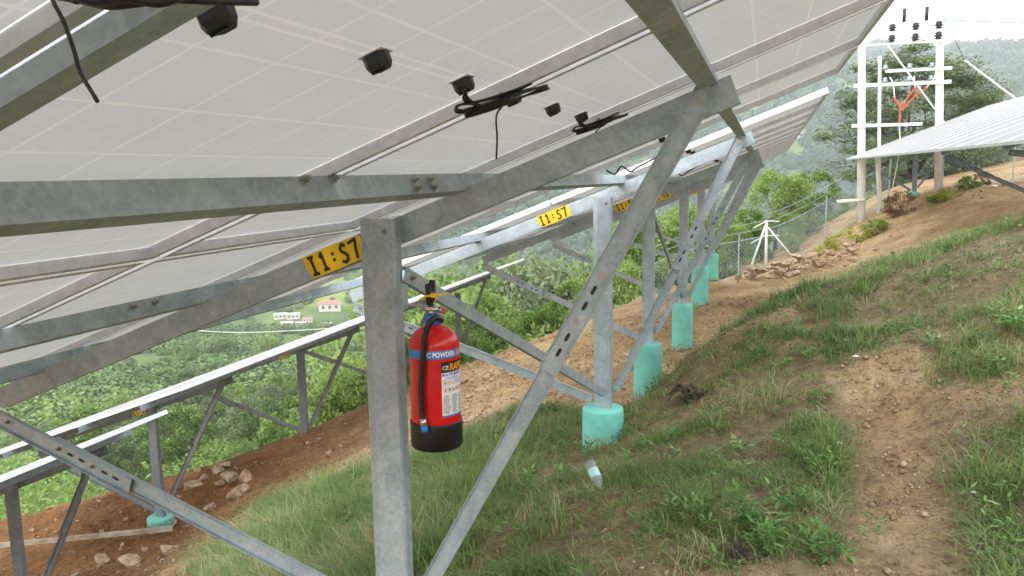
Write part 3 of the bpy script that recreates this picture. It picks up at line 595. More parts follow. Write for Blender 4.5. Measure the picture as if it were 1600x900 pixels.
mb = MB(); mb.tube(smooth_path([pix(100, -14, .49), pix(150, 4, .49), pix(200, -3, .49), pix(250, 4, .5), pix(300, -14, .52)]), .0036, 8); wpart('cable', mb, M['cable'], rt, True)
mb = MB(); mb.tube(smooth_path([pix(120, 4, .47), pix(84, -6, .48), pix(84, 4, .47), pix(100, 35, .465), pix(116, 80, .46), pix(125, 112, .455), pix(152, 158, .44)]), .0016, 6); wpart('cable_tie', mb, M['cable'], rt, True)
# little wires at the farther purlins
for (u, v, Y, lb) in [(965, 262, 4.6, 'thin black wire looped on the purlin left of the long brace'), (1045, 268, 5.9, 'thin black wire loop along the second rafter')]:
    q = pix(u, v, Y); rt = root('wire', tuple(q), lb, 'wire'); mb = MB(); mb.tube(smooth_path([pix(u - 18, v + 4, Y), pix(u - 4, v + 10, Y), pix(u + 6, v - 2, Y), pix(u + 20, v + 6, Y), pix(u + 32, v - 1, Y), pix(u + 60, v - 16, Y)]), .005, 6); wpart('cable', mb, M['cable'], rt)

# ------------------------------------------------------------------ fire extinguisher
EX, EY, EZ = -1.003, 2.335, -.885
rt = root('fire_extinguisher', (EX, EY, EZ), 'red dry powder fire extinguisher with black base hanging on the nearest post', 'fire extinguisher')
ER = .0815; mb = MB()
mb.lathe([(ER - .012, .012), (ER - .002, .02), (ER, .03), (ER, .345), (ER - .002, .356), (ER - .009, .370), (ER - .022, .385), (ER - .042, .398), (.026, .404), (.022, .412), (.022, .418), (0, .418)], (EX, EY, EZ), 64); body = wpart('body', mb, M['red'], rt, True)
mb = MB(); mb.lathe([(0, 0), (ER - .012, 0), (ER - .001, .004), (ER + .004, .012), (ER + .004, .088), (ER + .0035, .092), (ER + .0008, .0925)], (EX, EY, EZ), 64); wpart('base_boot', mb, M['rubber'], rt, True)
mb = MB(); mb.lathe([(.027, .406), (.028, .410), (.028, .432), (.022, .438), (0, .438)], (EX, EY, EZ), 32); wpart('neck_ring', mb, M['blue_plastic'], rt, True)
mb = MB(); mb.lathe([(.016, .436), (.016, .452), (.012, .456), (.012, .47), (0, .47)], (EX, EY, EZ), 24); mb.tube([(EX - .03, EY - .01, EZ + .458), (EX + .032, EY - .012, EZ + .456)], .009, 12); mb.tube([(EX + .030, EY - .012, EZ + .456), (EX + .045, EY - .02, EZ + .455)], .011, 14); va = wpart('valve', mb, M['steel'], rt, True)
mb = MB(); mb.tube([(EX + .044, EY - .021, EZ + .455), (EX + .047, EY - .0225, EZ + .455)], .009, 14); sub('gauge_face', mb, M['redpart'], rt, va)
mb = MB(); mb.box((EX - .006, EY, EZ + .505), (.011, .016, .034), X=(.97, 0, .22), Z=(-.05, .0, 1)); mb.tube(smooth_path([(EX - .012, EY, EZ + .475), (EX - .006, EY - .002, EZ + .51), (EX + .004, EY - .004, EZ + .548)]), .0105, 8); wpart('handle', mb, M['black'], rt, True)
mb = MB(); mb.tube(smooth_path([(EX - .035, EY - .012, EZ + .485), (EX - .01, EY - .022, EZ + .50), (EX + .02, EY - .02, EZ + .503), (EX + .055, EY - .018, EZ + .508)]), .0035, 6); mb.tube(smooth_path([(EX - .055, EY + .0, EZ + .455), (EX - .035, EY - .012, EZ + .49), (EX + .018, EY - .021, EZ + .498), (EX + .012, EY - .02, EZ + .475)]), .0018, 6); mb.box((EX + .012, EY - .022, EZ + .503), (.007, .005, .007)); wpart('safety_seal', mb, M['tie_yellow'], rt)
hose = []
for u, v, Y in [(690, 500, 2.29), (681, 497, 2.262), (672, 504, 2.245), (664, 525, 2.238), (661, 560, 2.235), (658, 600, 2.235), (659, 640, 2.235), (661, 655, 2.234)]: hose.append(pix(u, v, Y))
mb = MB(); mb.tube(smooth_path(hose, 8), .0098, 12); wpart('hose', mb, M['rubber'], rt, True)
mb = MB(); d_ = (hose[-1] - hose[-2]); d_ /= np.linalg.norm(d_); mb.tube([hose[-1] - d_ * .002, hose[-1] + d_ * .022], .0108, 14); mb.tube([hose[-1] + d_ * .022, hose[-1] + d_ * .04], .0114, 14, mi=1); wpart('nozzle', mb, [M['steel'], M['blue']], rt, True)
phi0 = math.atan2(-EY, -EX)       # direction of the viewer as seen from the cylinder
def wrap(x, z, lift=.001): ph = phi0 + x / ER; return (EX + (ER + lift) * math.cos(ph), EY + (ER + lift) * math.sin(ph), EZ + z)
def strip(mb, x0, x1, z0, z1, lift, mi=0, n=24):
    P = [wrap(x0 + (x1 - x0) * i / n, z, lift) for i in range(n + 1) for z in (z0, z1)]; mb.add(P, [(2 * i, 2 * i + 2, 2 * i + 3, 2 * i + 1) for i in range(n)], mi)
mb = MB(); strip(mb, -.155, .155, .308, .334, .0008); sub('blue_band', mb, M['blue'], rt, body)
mb = MB(); x0, x1 = .020, .115
strip(mb, x0, x1, .118, .296, .0008, 0); strip(mb, x0, x1, .262, .297, .0012, 1); strip(mb, x0, x1, .118, .1235, .0012, 2)
for i in range(7):   # pictogram frames
    a = x0 + .006 + i * .0148; strip(mb, a, a + .0115, .222, .238, .0012, 2, 4); strip(mb, a + .0008, a + .0107, .223, .237, .0014, 0, 4); strip(mb, a + .003, a + .0075, .2255, .233, .0017, 4 if i % 3 else 3, 3)
    strip(mb, a, a + .0115, .198, .212, .0012, 3, 4); strip(mb, a + .001, a + .0105, .199, .211, .0014, 0, 4); strip(mb, a + .0035, a + .008, .202, .2095, .0017, 1 if i % 2 else 3, 3)
rr = random.Random(3)
for j in range(17):
    z = .188 - j * .0037
    for k in range(3):
        a = x0 + .004 + k * .031; strip(mb, a, a + rr.uniform(.018, .028), z, z + .0013, .0012, 3 if j in (0, 9) else 5, 4)
lab = sub('instruction_label', mb, [M['white'], M['ink'], M['blue'], M['redpart'], M['orange'], M['hole']], rt, body)
def text_mesh(txt, size, bold=0.0):
    cu = bpy.data.curves.new('t', 'FONT'); cu.body = txt; cu.size = size; cu.offset = bold; cu.resolution_u = 3; o = bpy.data.objects.new('t', cu); COL.objects.link(o)
    bpy.context.view_layer.update(); dg = bpy.context.evaluated_depsgraph_get(); me_ = bpy.data.meshes.new_from_object(o.evaluated_get(dg)); vs_ = [tuple(v_.co) for v_ in me_.vertices]; fs_ = [tuple(p.vertices) for p in me_.polygons]
    bpy.data.objects.remove(o); bpy.data.curves.remove(cu); bpy.data.meshes.remove(me_); return vs_, fs_
def wtext(txt, x, z, size, mat, bold=0, lift=.0016, name='lettering', stretch=1, shear=0, fit=None):
    vs_, fs_ = text_mesh(txt, size, bold)
    if fit: stretch = fit / max(a for a, _, _ in vs_)
    mb = MB(); mb.add([wrap(x + (a + shear * b_) * stretch, z + b_, lift) for a, b_, _ in vs_], fs_); sub(name, mb, mat, rt, body)
wtext('ABC POWDER', -.046, .3145, .0215, M['white'], .0009, fit=.116)
wtext('RAPI', .075, .3140, .0225, M['orange'], .0008, shear=.2)
wtext('CE', x0 + .003, .272, .018, M['white'], .0004, .0018)
wtext('RAPID', x0 + .027, .268, .031, M['orange'], .0012, .0018, shear=.15, stretch=.8)
wtext('MULTIPURPOSE', x0 + .002, .251, .0112, M['blue_plastic'], .0003)
wtext('STORED PRESSURE', x0 + .012, .242, .0060, M['blue_plastic'], .0001)
# hanging bracket
mb = MB(); mb.box((-1.118, 2.375, -.40), (.003, .016, .04)); mb.box((-1.09, 2.372, -.425), (.03, .012, .002)); mb.tube([(-1.075, 2.36, -.425), (-1.03, 2.345, -.425), (-1.01, 2.34, -.43)], .004, 8); wpart('hanging_bracket', mb, M['galv'], rt)

# ------------------------------------------------------------------ plastic bottle
bp = pix(930, 748, 4.05); bp[2] = gz(bp[0], bp[1]) + .085
rt = root('plastic_bottle', tuple(bp), 'crushed clear plastic bottle with green cap lying in the grass', 'bottle')
mpl, t, b = nodes('clear_plastic'); b.inputs['Base Color'].default_value = (.85, .92, .92, 1); b.inputs['Roughness'].default_value = .15; b.inputs['Transmission Weight'].default_value = .85; b.inputs['IOR'].default_value = 1.2
n = N(t, "ShaderNodeTexNoise", Scale=40); t.links.new(coords(t), n.inputs['Vector']); bump(t, b, n.outputs[0], .6, .01)
mpl2 = plain('pale_label', (.42, .66, .64), .4)
ax = np.array([.42, -.66, -.42]); ax /= np.linalg.norm(ax)
prof = [(0, 0), (.026, .0), (.031, .008), (.031, .03), (.028, .035), (.031, .04), (.031, .07), (.0275, .076), (.031, .082), (.030, .115), (.028, .135), (.016, .165), (.0125, .172), (.0125, .18)]
q = Vector(ax).to_track_quat('Z', 'Y').to_matrix().to_4x4() @ Matrix.Scale(.98, 4)
mb = MB(); mb.lathe(prof, seg=20); me = mb.mesh('body', mpl, True); o = link('body', me, rt, mat=q); me.transform(Matrix.Translation((0, 0, -.09)))
mb = MB(); mb.lathe([(.0315, .052 - .09), (.0318, .053 - .09), (.0318, .108 - .09), (.0312, .109 - .09)], seg=20); link('paper_band', mb.mesh('paper_band', mpl2, True), rt, mat=q)
mb = MB(); mb.lathe([(0, .196 - .09), (.015, .195 - .09), (.0155, .18 - .09), (.0155, .176 - .09), (.012, .175 - .09)][::-1], seg=20); link('cap', mb.mesh('cap', M['teal'], True), rt, mat=q)

# ------------------------------------------------------------------ loose channel, rocks, litter
r_ = root('steel_channel', tuple(pix(140, 842, 6.9)), 'rusty edged light steel channel lying level beside the lower post foot', 'steel channel')
mb = MB(); a, b2 = pix(-60, 862, 6.6), pix(270, 830, 7.1); mb.ext(cprof(.055, .03, .003), a, b2, (0, 0, 1), (0, 1, 0)); wpart('channel_body', mb, M['galv_rust'], r_)
def ico(sub_=2):
    import bmesh
    bm = bmesh.new(); bmesh.ops.create_icosphere(bm, subdivisions=sub_, radius=1); V_ = np.array([v_.co[:] for v_ in bm.verts]); F_ = np.array([[v_.index for v_ in f.verts] for f in bm.faces]); bm.free(); return V_, F_
IV, IF = ico(3); IV2, IF2 = ico(2)
ROCKS = []
for k in range(7):
    V_ = IV.copy(); 
    for j in range(17):
        nrm = rng.normal(size=3); nrm /= np.linalg.norm(nrm); lim = rng.uniform(.5, .8); dd_ = V_ @ nrm; V_ = V_ - np.outer(np.maximum(dd_ - lim, 0), nrm)
    V_ *= rng.uniform(.65, 1.1, 3) * [1, 1, .75]; V_ += rng.normal(size=V_.shape) * .006; ROCKS.append(fastmesh('rock', V_, IF, M['rock']))
def rock(x, y, s_, label, group, sink=.25, z=None):
    o = bpy.data.objects.new('rock', random.choice(ROCKS)); COL.objects.link(o); zz = gz(x, y) if z is None else z
    o.location = (x, y, zz + s_ * (.5 - sink)); o.rotation_euler = (random.uniform(-.4, .4), random.uniform(-.4, .4), random.uniform(0, 6.28)); o.scale = (s_ * random.uniform(.8, 1.25), s_ * random.uniform(.7, 1.1), s_ * random.uniform(.6, .95)); tag(o, label, 'rock', group)
BOL = ['left end of the heap', 'upper left of the heap', 'top middle of the heap', 'middle of the heap', 'centre right of the heap, largest', 'right end of the heap, tilted', 'lower right of the heap', 'below the heap on its own', 'top left behind the heap', 'top right behind the heap', 'near the bottom edge, right of the turquoise disc', 'near the bottom edge, below the disc', 'near the bottom edge, left of the disc']
for bi_, (u, v, Y, s_) in enumerate([(300, 772, 8.3, .17), (320, 757, 8.7, .10), (340, 750, 8.9, .13), (345, 780, 8.2, .15), (360, 768, 8.4, .2), (385, 770, 8.3, .19), (378, 795, 7.8, .17), (330, 800, 7.6, .12), (310, 740, 9.3, .12), (352, 745, 9.2, .15), (205, 880, 6.3, .18), (265, 878, 6.2, .16), (160, 870, 6.6, .15)]):
    p = pix(u, v, Y); rock(p[0], p[1], s_ * 1.0, 'brown boulder on the red earth bank, ' + BOL[bi_], 'boulders heaped on the red earth bank')
for i in range(95):
    u = random.uniform(0, 1); x = -.35 + u * 2.3 + random.gauss(0, .12); y = 17.6 + u * 1.6 + random.gauss(0, .7); rock(x, y, random.uniform(.06, .19), 'angular tan stone in the long heap beyond the last turquoise footing', 'stones heaped along the track', .1, gz(x, y) + max(0, .18 * random.random()))
for i in range(150):
    x = random.uniform(-4.8, -1.6); y = random.uniform(7.6, 12.6)
    if i % 2: x = random.gauss(-3.1, .35); y = random.gauss(8.9, .7)
    rock(x, y, random.uniform(.025, .085) * (1.5 if random.random() < .15 else 1), 'small brown stone lying loose on the bare earth terrace', 'loose stones on the earth terrace')
for i in range(70):
    x = random.uniform(-9, -5.2); y = random.uniform(5.5, 10.5); rock(x, y, random.uniform(.02, .06), 'small stone lying on the dark red earth bank', 'loose stones on the red earth bank')
for i in range(50):
    y = random.uniform(15, 24); x = random.uniform(.0, .25) * y; rock(x, y, random.uniform(.03, .10), 'tan stone lying on the sandy track uphill', 'stones on the sandy track')
for (u, v, Y, lb) in [(1337, 562, 6, 'white paper scrap on the dirt patch above the path'), (1520, 785, 4, 'crumpled white plastic litter beside the grass tuft'), (1553, 293, 22, 'white litter lying on the track below the uphill array'), (1311, 695, 4.6, 'pale scrap of leaf litter left of the bare path')]:
    d = AX @ np.array([u - 800, 450 - v, -1250.]); best = min((abs(gz(*(d * (yy / d[1]))[:2]) - (d * (yy / d[1]))[2]), yy) for yy in np.arange(2, 28, .1))[1]; p = d * (best / d[1])
    mb = MB(); k = .0075 * best / 3; n_ = 7; P = [(k * 2.2 * math.cos(q_ * 6.283 / n_) * random.uniform(.5, 1), k * 1.5 * math.sin(q_ * 6.283 / n_) * random.uniform(.6, 1), k * random.uniform(.1, .6)) for q_ in range(n_)]
    mb.add(P + [(0, 0, k * 1.1), (0, 0, 0)], [(i, (i + 1) % n_, n_) for i in range(n_)] + [((i + 1) % n_, i, n_ + 1) for i in range(n_)]); o = link('litter', mb.mesh('litter', M['litter']), None, (p[0], p[1], gz(p[0], p[1]) + .015)); tag(o, lb, 'litter')

for (u, v, k_, lb) in [(1078, 625, 1.6, 'dark tangled root stump in the bank right of the second turquoise footing'), (1150, 875, .9, 'dark stump of dead stems below the pale leafy plant')]:
    d = AX @ np.array([u - 800, 450 - v, -1250.]); yy = np.arange(1.5, 12, .02); P_w = d[None] * (yy / d[1])[:, None]; p = P_w[np.argmax(ground(P_w[:, 0], P_w[:, 1]) > P_w[:, 2])]; rt = root('root_stump', tuple(p), lb, 'stump'); mb = MB()
    for q in range(13):
        a = random.uniform(0, 6.28); l = random.uniform(.05, .13) * k_; mb.tube(smooth_path([(p[0], p[1], p[2] - .02), (p[0] + l * .5 * math.cos(a), p[1] + l * .5 * math.sin(a), p[2] + random.uniform(.02, .07) * k_), (p[0] + l * math.cos(a + .4), p[1] + l * math.sin(a + .4), p[2] + random.uniform(-.02, .07) * k_)], 4), .011 * k_, 6, r1=.003)
    wpart('roots', mb, M['stump'], rt, True)
# ------------------------------------------------------------------ poles, fences
rt = root('utility_pole', (3.6, 25, gz(3.6, 25)), 'white double pole structure with crossarms, insulators and red cable ends', 'utility pole')
def tubepart(name, pts, r, mat, seg=12, r1=None): mb = MB(); mb.tube(pts, r, seg, r1=r1); return wpart(name, mb, M[mat], rt, True)
for (x0, x1, z0) in ((2.70, 2.45, -1.9), (4.66, 4.40, -1.0)): tubepart('pole', [(x0, 25, z0), (x1, 25, 4.6)], .12, 'pole', 16, .09)
tubepart('conduit', [(3.12, 24.8, -1.5), (2.95, 24.8, 3.0)], .045, 'pole', 8); tubepart('conduit', [(3.16, 24.8, -1.2), (3.0, 24.85, .3)], .06, 'pole', 8)
for z, xa, xb, w_ in ((2.22, 2.3, 4.75, .07), (2.58, 3.1, 4.75, .06), (1.12, 2.3, 4.1, .06), (3.30, 2.5, 4.6, .035), (.35, 2.5, 3.2, .045), (4.2, 2.4, 4.6, .03)):
    mb = MB(); mb.box(((xa + xb) / 2, 24.78, z), ((xb - xa) / 2, .04, w_ * .7)); wpart('crossarm', mb, M['pole'], rt)
for x in (3.22, 3.80, 4.36):
    for z in (3.72, 3.44):
        mb = MB(); mb.lathe([(.03, -.1), (.1, -.08), (.05, -.04), (.12, -.01), (.06, .03), (.1, .06), (.03, .1)], (x, 24.7, z), 12); wpart('insulator', mb, M['black'], rt, True)
for x in (3.5, 4.05): mb = MB(); mb.tube([(x, 24.7, 3.85), (x, 24.7, 4.2)], .045, 10); wpart('insulator', mb, M['black'], rt, True)
for x in (3.1, 3.7, 4.25): 
    for z in (2.34, 2.68): mb = MB(); mb.lathe([(.05, -.06), (.09, -.03), (.04, .0), (.07, .03), (.02, .07)], (x, 24.72, z), 10); wpart('insulator', mb, M['galv'], rt, True)
for pts in ([(3.5, 24.6, 1.15), (3.5, 24.6, 1.6), (3.35, 24.6, 1.8)], [(3.55, 24.6, 1.5), (3.85, 24.6, 1.85), (4.1, 24.6, 2.05)], [(3.52, 24.6, 1.5), (3.68, 24.6, 1.85), (3.85, 24.6, 2.05)]):
    mb = MB(); mb.tube(pts, .022, 8)
    for k in range(4):
        p0, p1 = np.array(pts[-2]), np.array(pts[-1]); c = p0 + (p1 - p0) * k / 3; dv = (p1 - p0) / np.linalg.norm(p1 - p0); mb.tube([c, c + dv * .04], .048, 10)
    wpart('cable_termination', mb, M['redpart'], rt)
for pts in ([(3.35, 24.6, 1.8), (3.3, 24.6, 2.2), (3.22, 24.7, 2.4)], [(4.1, 24.6, 2.05), (4.3, 24.6, 2.3), (4.36, 24.7, 2.6)], [(3.85, 24.6, 2.05), (3.8, 24.6, 2.4)], [(3.5, 24.6, 1.15), (3.55, 24.7, .4), (3.4, 24.8, -.9)]): tubepart('jumper_cable', smooth_path(pts, 6), .016, 'pole', 6)
tubepart('stay_wire', [(3.1, 24.7, 3.3), (4.75, 23.5, .6)], .02, 'pole', 6); tubepart('stay_wire', [(5.3, 26, 2.9), (8.2, 24, -.1)], .025, 'pole', 6)
tubepart('stay_wire', [(4.4, 25, 4.2), (5.3, 26, 2.9)], .012, 'galv_dark', 6); tubepart('outlet_pipe', [(2.0, 24.8, -1.0), (2.75, 24.8, -.95)], .05, 'pole', 8)
mb = MB(); mb.tube(smooth_path([(4.4, 25, 3.9), (30, 50, 6), (80, 110, 25)]), .02, 5); o = wpart('line_wire', mb, M['galv'], rt)
def mesh_fence(label, a, b_, h, post_step, corner=None, cell=.11, mat='galv', group=None):
    a, b_ = np.array(a, float), np.array(b_, float); Ln = np.linalg.norm(b_ - a); d = (b_ - a) / Ln; rt_ = root('mesh_fence', (a[0], a[1], gz(*a)), label, 'fence', group)
    gzl = lambda s_: gz(*(a + d * s_)); n = int(Ln / post_step) + 1
    for i in range(n + 1):
        s_ = min(i * post_step, Ln); p = a + d * s_; z = gzl(s_); mb = MB(); mb.tube([(p[0], p[1], z - .2), (p[0], p[1], z + h + .12)], .020, 8); wpart('fence_post', mb, M['galv'], rt_)
    ss = np.arange(0, Ln, .5); zs = ground(a[0] + d[0] * ss, a[1] + d[1] * ss, False); zf = lambda s_: np.interp(s_, ss, zs)
    mb = MB(); r_w = .0030
    for k in range(int((Ln + h) / cell)):
        for sg in (1, -1):
            s0 = k * cell - (h if sg > 0 else 0); s1 = s0 + h; s0c, s1c = max(0, s0), min(Ln, s1)
            if s1c <= s0c: continue
            zz = lambda s_: (s_ - s0) if sg > 0 else (s1 - s_)
            P = [(a[0] + d[0] * q_, a[1] + d[1] * q_, zf(q_) + zz(q_)) for q_ in (s0c, s1c)]; mb.tube(P, r_w, 3, caps=False)
    for hh in (0.03, h): mb.tube([(a[0] + d[0] * q_, a[1] + d[1] * q_, zf(q_) + hh) for q_ in ss], .008, 4)
    for hh in (h + .2, h + .4): mb.tube([(a[0] + d[0] * q_, a[1] + d[1] * q_, zf(q_) + hh) for q_ in ss], .005, 4)
    wpart('wire_mesh', mb, M[mat], rt_); return rt_
f1 = mesh_fence('low chain link fence between the last footing and the stone heap', (-2.6, 19.6), (.1, 22), 1.0, 2.7)
f2 = mesh_fence('chain link fence running uphill behind the stone heap', (.1, 22), (3.6, 26.6), 1.15, 2.6)
z_ = gz(.1, 22)
rt = root('fence_corner_post', (.1, 22, z_), 'silver corner post with two slanting stays and barbed wire arms', 'fence post')
for nm, a, b_, r_ in (('post', (.1, 21.95, z_ - .2), (.08, 21.95, z_ + 1.38), .035), ('stay', (-.36, 21.7, z_ - .1), (.06, 21.93, z_ + 1.25), .028), ('stay', (.86, 21.9, z_ + .3), (.12, 21.93, z_ + 1.2), .022), ('arm', (.08, 21.95, z_ + 1.36), (-.25, 21.8, z_ + 1.18), .016), ('arm', (.08, 21.95, z_ + 1.36), (.4, 21.8, z_ + 1.36), .014), ('arm', (.08, 21.95, z_ + 1.0), (-.3, 21.8, z_ + .78), .016), ('arm', (.08, 21.95, z_ + .98), (.4, 21.8, z_ + 1.0), .014)): tubepart(nm, [a, b_], r_, 'pole', 8)
mesh_fence('white chain link fence at the right beneath the uphill array', (4.6, 24.4), (10.5, 27.5), 1.4, 2.2, cell=.13)

# ------------------------------------------------------------------ foliage generators
def quads(C, size, rng_, up=.4, asp=.55, fold=0):
    n = len(C); nrm = rng_.normal(size=(n, 3)); nrm[:, 2] += up * 2; nrm /= np.linalg.norm(nrm, axis=1)[:, None]
    u = np.cross(nrm, rng_.normal(size=(n, 3))); u /= (np.linalg.norm(u, axis=1)[:, None] + 1e-9); v_ = np.cross(nrm, u)
    s_ = (size * rng_.uniform(.6, 1.3, n))[:, None]
    P = np.stack([C - u * s_, C - v_ * s_ * asp + nrm * s_ * .12, C + u * s_, C + v_ * s_ * asp + nrm * s_ * .12], 1)
    return P.reshape(-1, 3), np.arange(4 * n).reshape(n, 4)
def crown_pts(n, clumps, r_, cr_, rng_, flat=.75, layered=False):
    th = rng_.uniform(0, 6.283, clumps); cz = rng_.uniform(-.75, 1, clumps); rad = np.sqrt(np.clip(1 - cz ** 2, 0.1, 1)) * rng_.uniform(.45, 1, clumps)
    CC = np.c_[np.cos(th) * rad, np.sin(th) * rad, cz * flat] * r_
    if layered: CC[:, 2] = np.round(CC[:, 2] / (r_ * .2)) * r_ * .2 + rng_.normal(size=clumps) * .06 * r_
    CC *= np.array([rng_.uniform(.85, 1.15), rng_.uniform(.85, 1.15), 1]); idx = rng_.integers(0, clumps, n); sz = cr_ * rng_.uniform(.6, 1.25, clumps)
    d = rng_.normal(size=(n, 3)); d /= np.linalg.norm(d, axis=1)[:, None]; d *= (rng_.uniform(0, 1, n) ** .45)[:, None]
    d[:, 2] *= .42 if layered else .8
    return CC[idx] + d * sz[idx][:, None] * r_, CC
def limbs(CC, r_, h, rng_, k=14, tr=.05, lean=0.):
    mb = MB(); hb = -r_ * .75; base = np.array([0, 0, -h + r_ * .9]); fork = np.array([lean, 0, hb * .7])
    mb.tube(smooth_path([base, (base + fork) / 2 + [lean * .3, .05, 0], fork, fork + [0, 0, r_ * .6]], 4), tr * r_ * 1.4, 7, r1=tr * r_ * .4)
    for c in CC[:k]:
        s_ = fork + [0, 0, rng_.uniform(-.3, .5) * r_]; mid = (s_ + c) / 2 + rng_.normal(size=3) * .06 * r_ + [0, 0, -.08 * r_]; mb.tube(smooth_path([s_, mid, c], 3), tr * r_ * .4, 5, r1=tr * r_ * .08)
    return mb
def make_tree(n, clumps, r_, cr_, leaf, seed, h=None, flat=.8, layered=False, up=.4, asp=.55):
    g_ = np.random.default_rng(seed); P, CC = crown_pts(n, clumps, r_, cr_, g_, flat, layered); V_, F_ = quads(P, leaf, g_, up, asp); h = h or r_ * 2
    return (V_, F_), limbs(CC, r_, h, g_)
TREES = {}
def tree_kind(key, mat, **kw):
    (V_, F_), lm = make_tree(**kw); TREES[key] = (fastmesh('crown', V_, F_, M[mat]), lm.mesh('trunk', M['bark'], True), kw['r_'], kw.get('h') or kw['r_'] * 2)
def place_tree(key, x, y, scale, label, name='tree', cat='tree', group=None, zc=None, rz=None, sz=None):
    c, tk, r_, h = TREES[key]; z = gz(x, y); o = bpy.data.objects.new(name, None); COL.objects.link(o); o.location = (x, y, z); tag(o, label, cat, group)
    o.rotation_euler.z = random.uniform(0, 6.28) if rz is None else rz; o.scale = (scale, scale, sz or scale); off = h - r_ * .9
    a = link('trunk', tk, o, (0, 0, off - .15)); b_ = link('crown', c, o, (0, 0, off - .15)); return o
tree_kind('bright1', 'leaf_bright', n=7500, clumps=46, r_=1.6, cr_=.26, leaf=.062, seed=1, h=3.4, flat=1.1)
tree_kind('bright2', 'leaf_bright', n=7500, clumps=60, r_=1.6, cr_=.22, leaf=.065, seed=2, h=3.2, flat=.9)
tree_kind('mid1', 'leaf_mid', n=8000, clumps=60, r_=2.4, cr_=.26, leaf=.085, seed=3, h=5, flat=.9)
tree_kind('dark1', 'leaf_dark', n=8000, clumps=60, r_=2.4, cr_=.25, leaf=.085, seed=4, h=5, flat=.9)
tree_kind('grey1', 'leaf_grey', n=8000, clumps=60, r_=2.4, cr_=.27, leaf=.085, seed=5, h=5, flat=.75)
tree_kind('layer', 'leaf_grey', n=42000, clumps=210, r_=4.2, cr_=.22, leaf=.085, seed=6, h=8.2, flat=1.0, layered=True, up=1.2)
tree_kind('bush_b', 'leaf_bright', n=3000, clumps=26, r_=.7, cr_=.32, leaf=.045, seed=7, h=1.25, flat=.8)
tree_kind('bush_y', 'leaf_yellow', n=1300, clumps=26, r_=.7, cr_=.26, leaf=.042, seed=8, h=1.25, flat=.7)
tree_kind('bush_dry', 'leaf_dry', n=2600, clumps=34, r_=.7, cr_=.28, leaf=.034, seed=9, h=1.2, flat=.8)
for k_, mt_ in enumerate(['leaf_mid', 'leaf_dark', 'leaf_grey', 'leaf_mid']): tree_kind('b%d' % k_, mt_, n=7000, clumps=60, r_=3.2, cr_=.24, leaf=.13, seed=20 + k_, h=5.6, flat=.8)
def px_tree(key, u, vtop, Y, label, group=None, squeeze=1, name='tree', cat='tree'):
    p = pix(u, vtop, Y); z = gz(p[0], p[1]); H_ = p[2] - z; c, tk, r_, h = TREES[key]; full = h + r_ * .1
    s_ = H_ / full; o = place_tree(key, p[0], p[1], s_ * squeeze, label, name, cat, group, sz=s_); return o
GE = 'young bright green trees along the terrace edge'
GEL = ['young bright tree right of the corner fence post, its top level with the valley haze', 'tallest young bright tree midway between corner post and double pole', 'young bright tree just left of the white double pole', 'young bright tree left of the corner fence post', 'young bright tree directly behind the last turquoise footing', 'young bright tree seen between the second and third posts', 'young bright tree seen just right of the second post', 'young bright tree seen between the fourth and fifth posts', 'low young bright tree behind the stays of the corner post', 'low young bright tree at the left of the corner post, in front of the others', 'small bright tree filling the gap right of the corner post stays', 'bright tree low behind the right end of the sagging fence', 'small bright sapling behind the stone heap', 'bright tree touching the foot of the left white pole']
for i, (u, v, Y, k_) in enumerate([(1215, 268, 27, 'bright1'), (1268, 262, 29, 'bright2'), (1300, 300, 30, 'bright1'), (1165, 320, 25, 'bright2'), (1135, 345, 23.5, 'bright1'), (1040, 330, 24, 'bright2'), (1000, 345, 25, 'bright1'), (1085, 322, 27, 'bright1'), (1235, 330, 25.5, 'bright2'), (1190, 355, 24.5, 'bright1'), (1262, 318, 26.5, 'bright2'), (1300, 335, 28, 'bright1'), (1236, 362, 24.3, 'bright2'), (1325, 322, 31, 'bright1')]):
    px_tree(k_, u, v, Y, GEL[i], GE)
BEL = ['bush seen just left of the second post, higher one', 'bush seen just right of the second post', 'bush right of the extinguisher top, beyond the brace', 'bush directly behind the cross brace beside the extinguisher', 'tall bush left of the long slotted brace', 'bush peeping over the red extinguisher from behind', 'bush right of the extinguisher body at the earth edge', 'bush left of the nearest post behind the lower array', 'bush touching the left edge of the nearest post', 'bush behind the second post of the lower array', 'bush under the long slotted brace at the terrace edge', 'bush between the extinguisher and the slotted brace', 'bush left of the second post, lower one']
for i, (u, v, Y, k_) in enumerate([(905, 430, 19, 'bright2'), (960, 405, 21, 'bright1'), (740, 460, 20, 'bright1'), (690, 505, 17, 'bright2'), (780, 470, 22, 'bright2'), (660, 530, 15.5, 'bright1'), (730, 520, 17, 'bright2'), (540, 575, 16, 'bright1'), (590, 560, 17.5, 'bright2'), (500, 600, 15.5, 'bright2'), (850, 480, 19, 'bright1'), (800, 520, 17.5, 'bright2'),(900,470,20,'bright1')]):
    px_tree(k_, u, v, Y, 'bright green ' + BEL[i], 'bright green bushes below the terrace edge', .9)
px_tree('grey1', 835, 372, 38, 'rounded dull green tree standing left of the second post', squeeze=.8)
px_tree('mid1', 900, 392, 46, 'mid green tree right of the rounded dull tree'); px_tree('mid1', 770, 395, 48, 'mid green tree left of the rounded dull tree'); px_tree('bright1', 655, 440, 40, 'light green tree seen past the extinguisher')
px_tree('layer', 1435, 82, 36, 'tall layered dark tree behind the white double pole', squeeze=1.25); px_tree('layer', 1530, 150, 42, 'second layered tree right of the white double pole', squeeze=.95); px_tree('layer', 1385, 215, 33, 'lower layered tree left behind the white double pole', squeeze=.8)
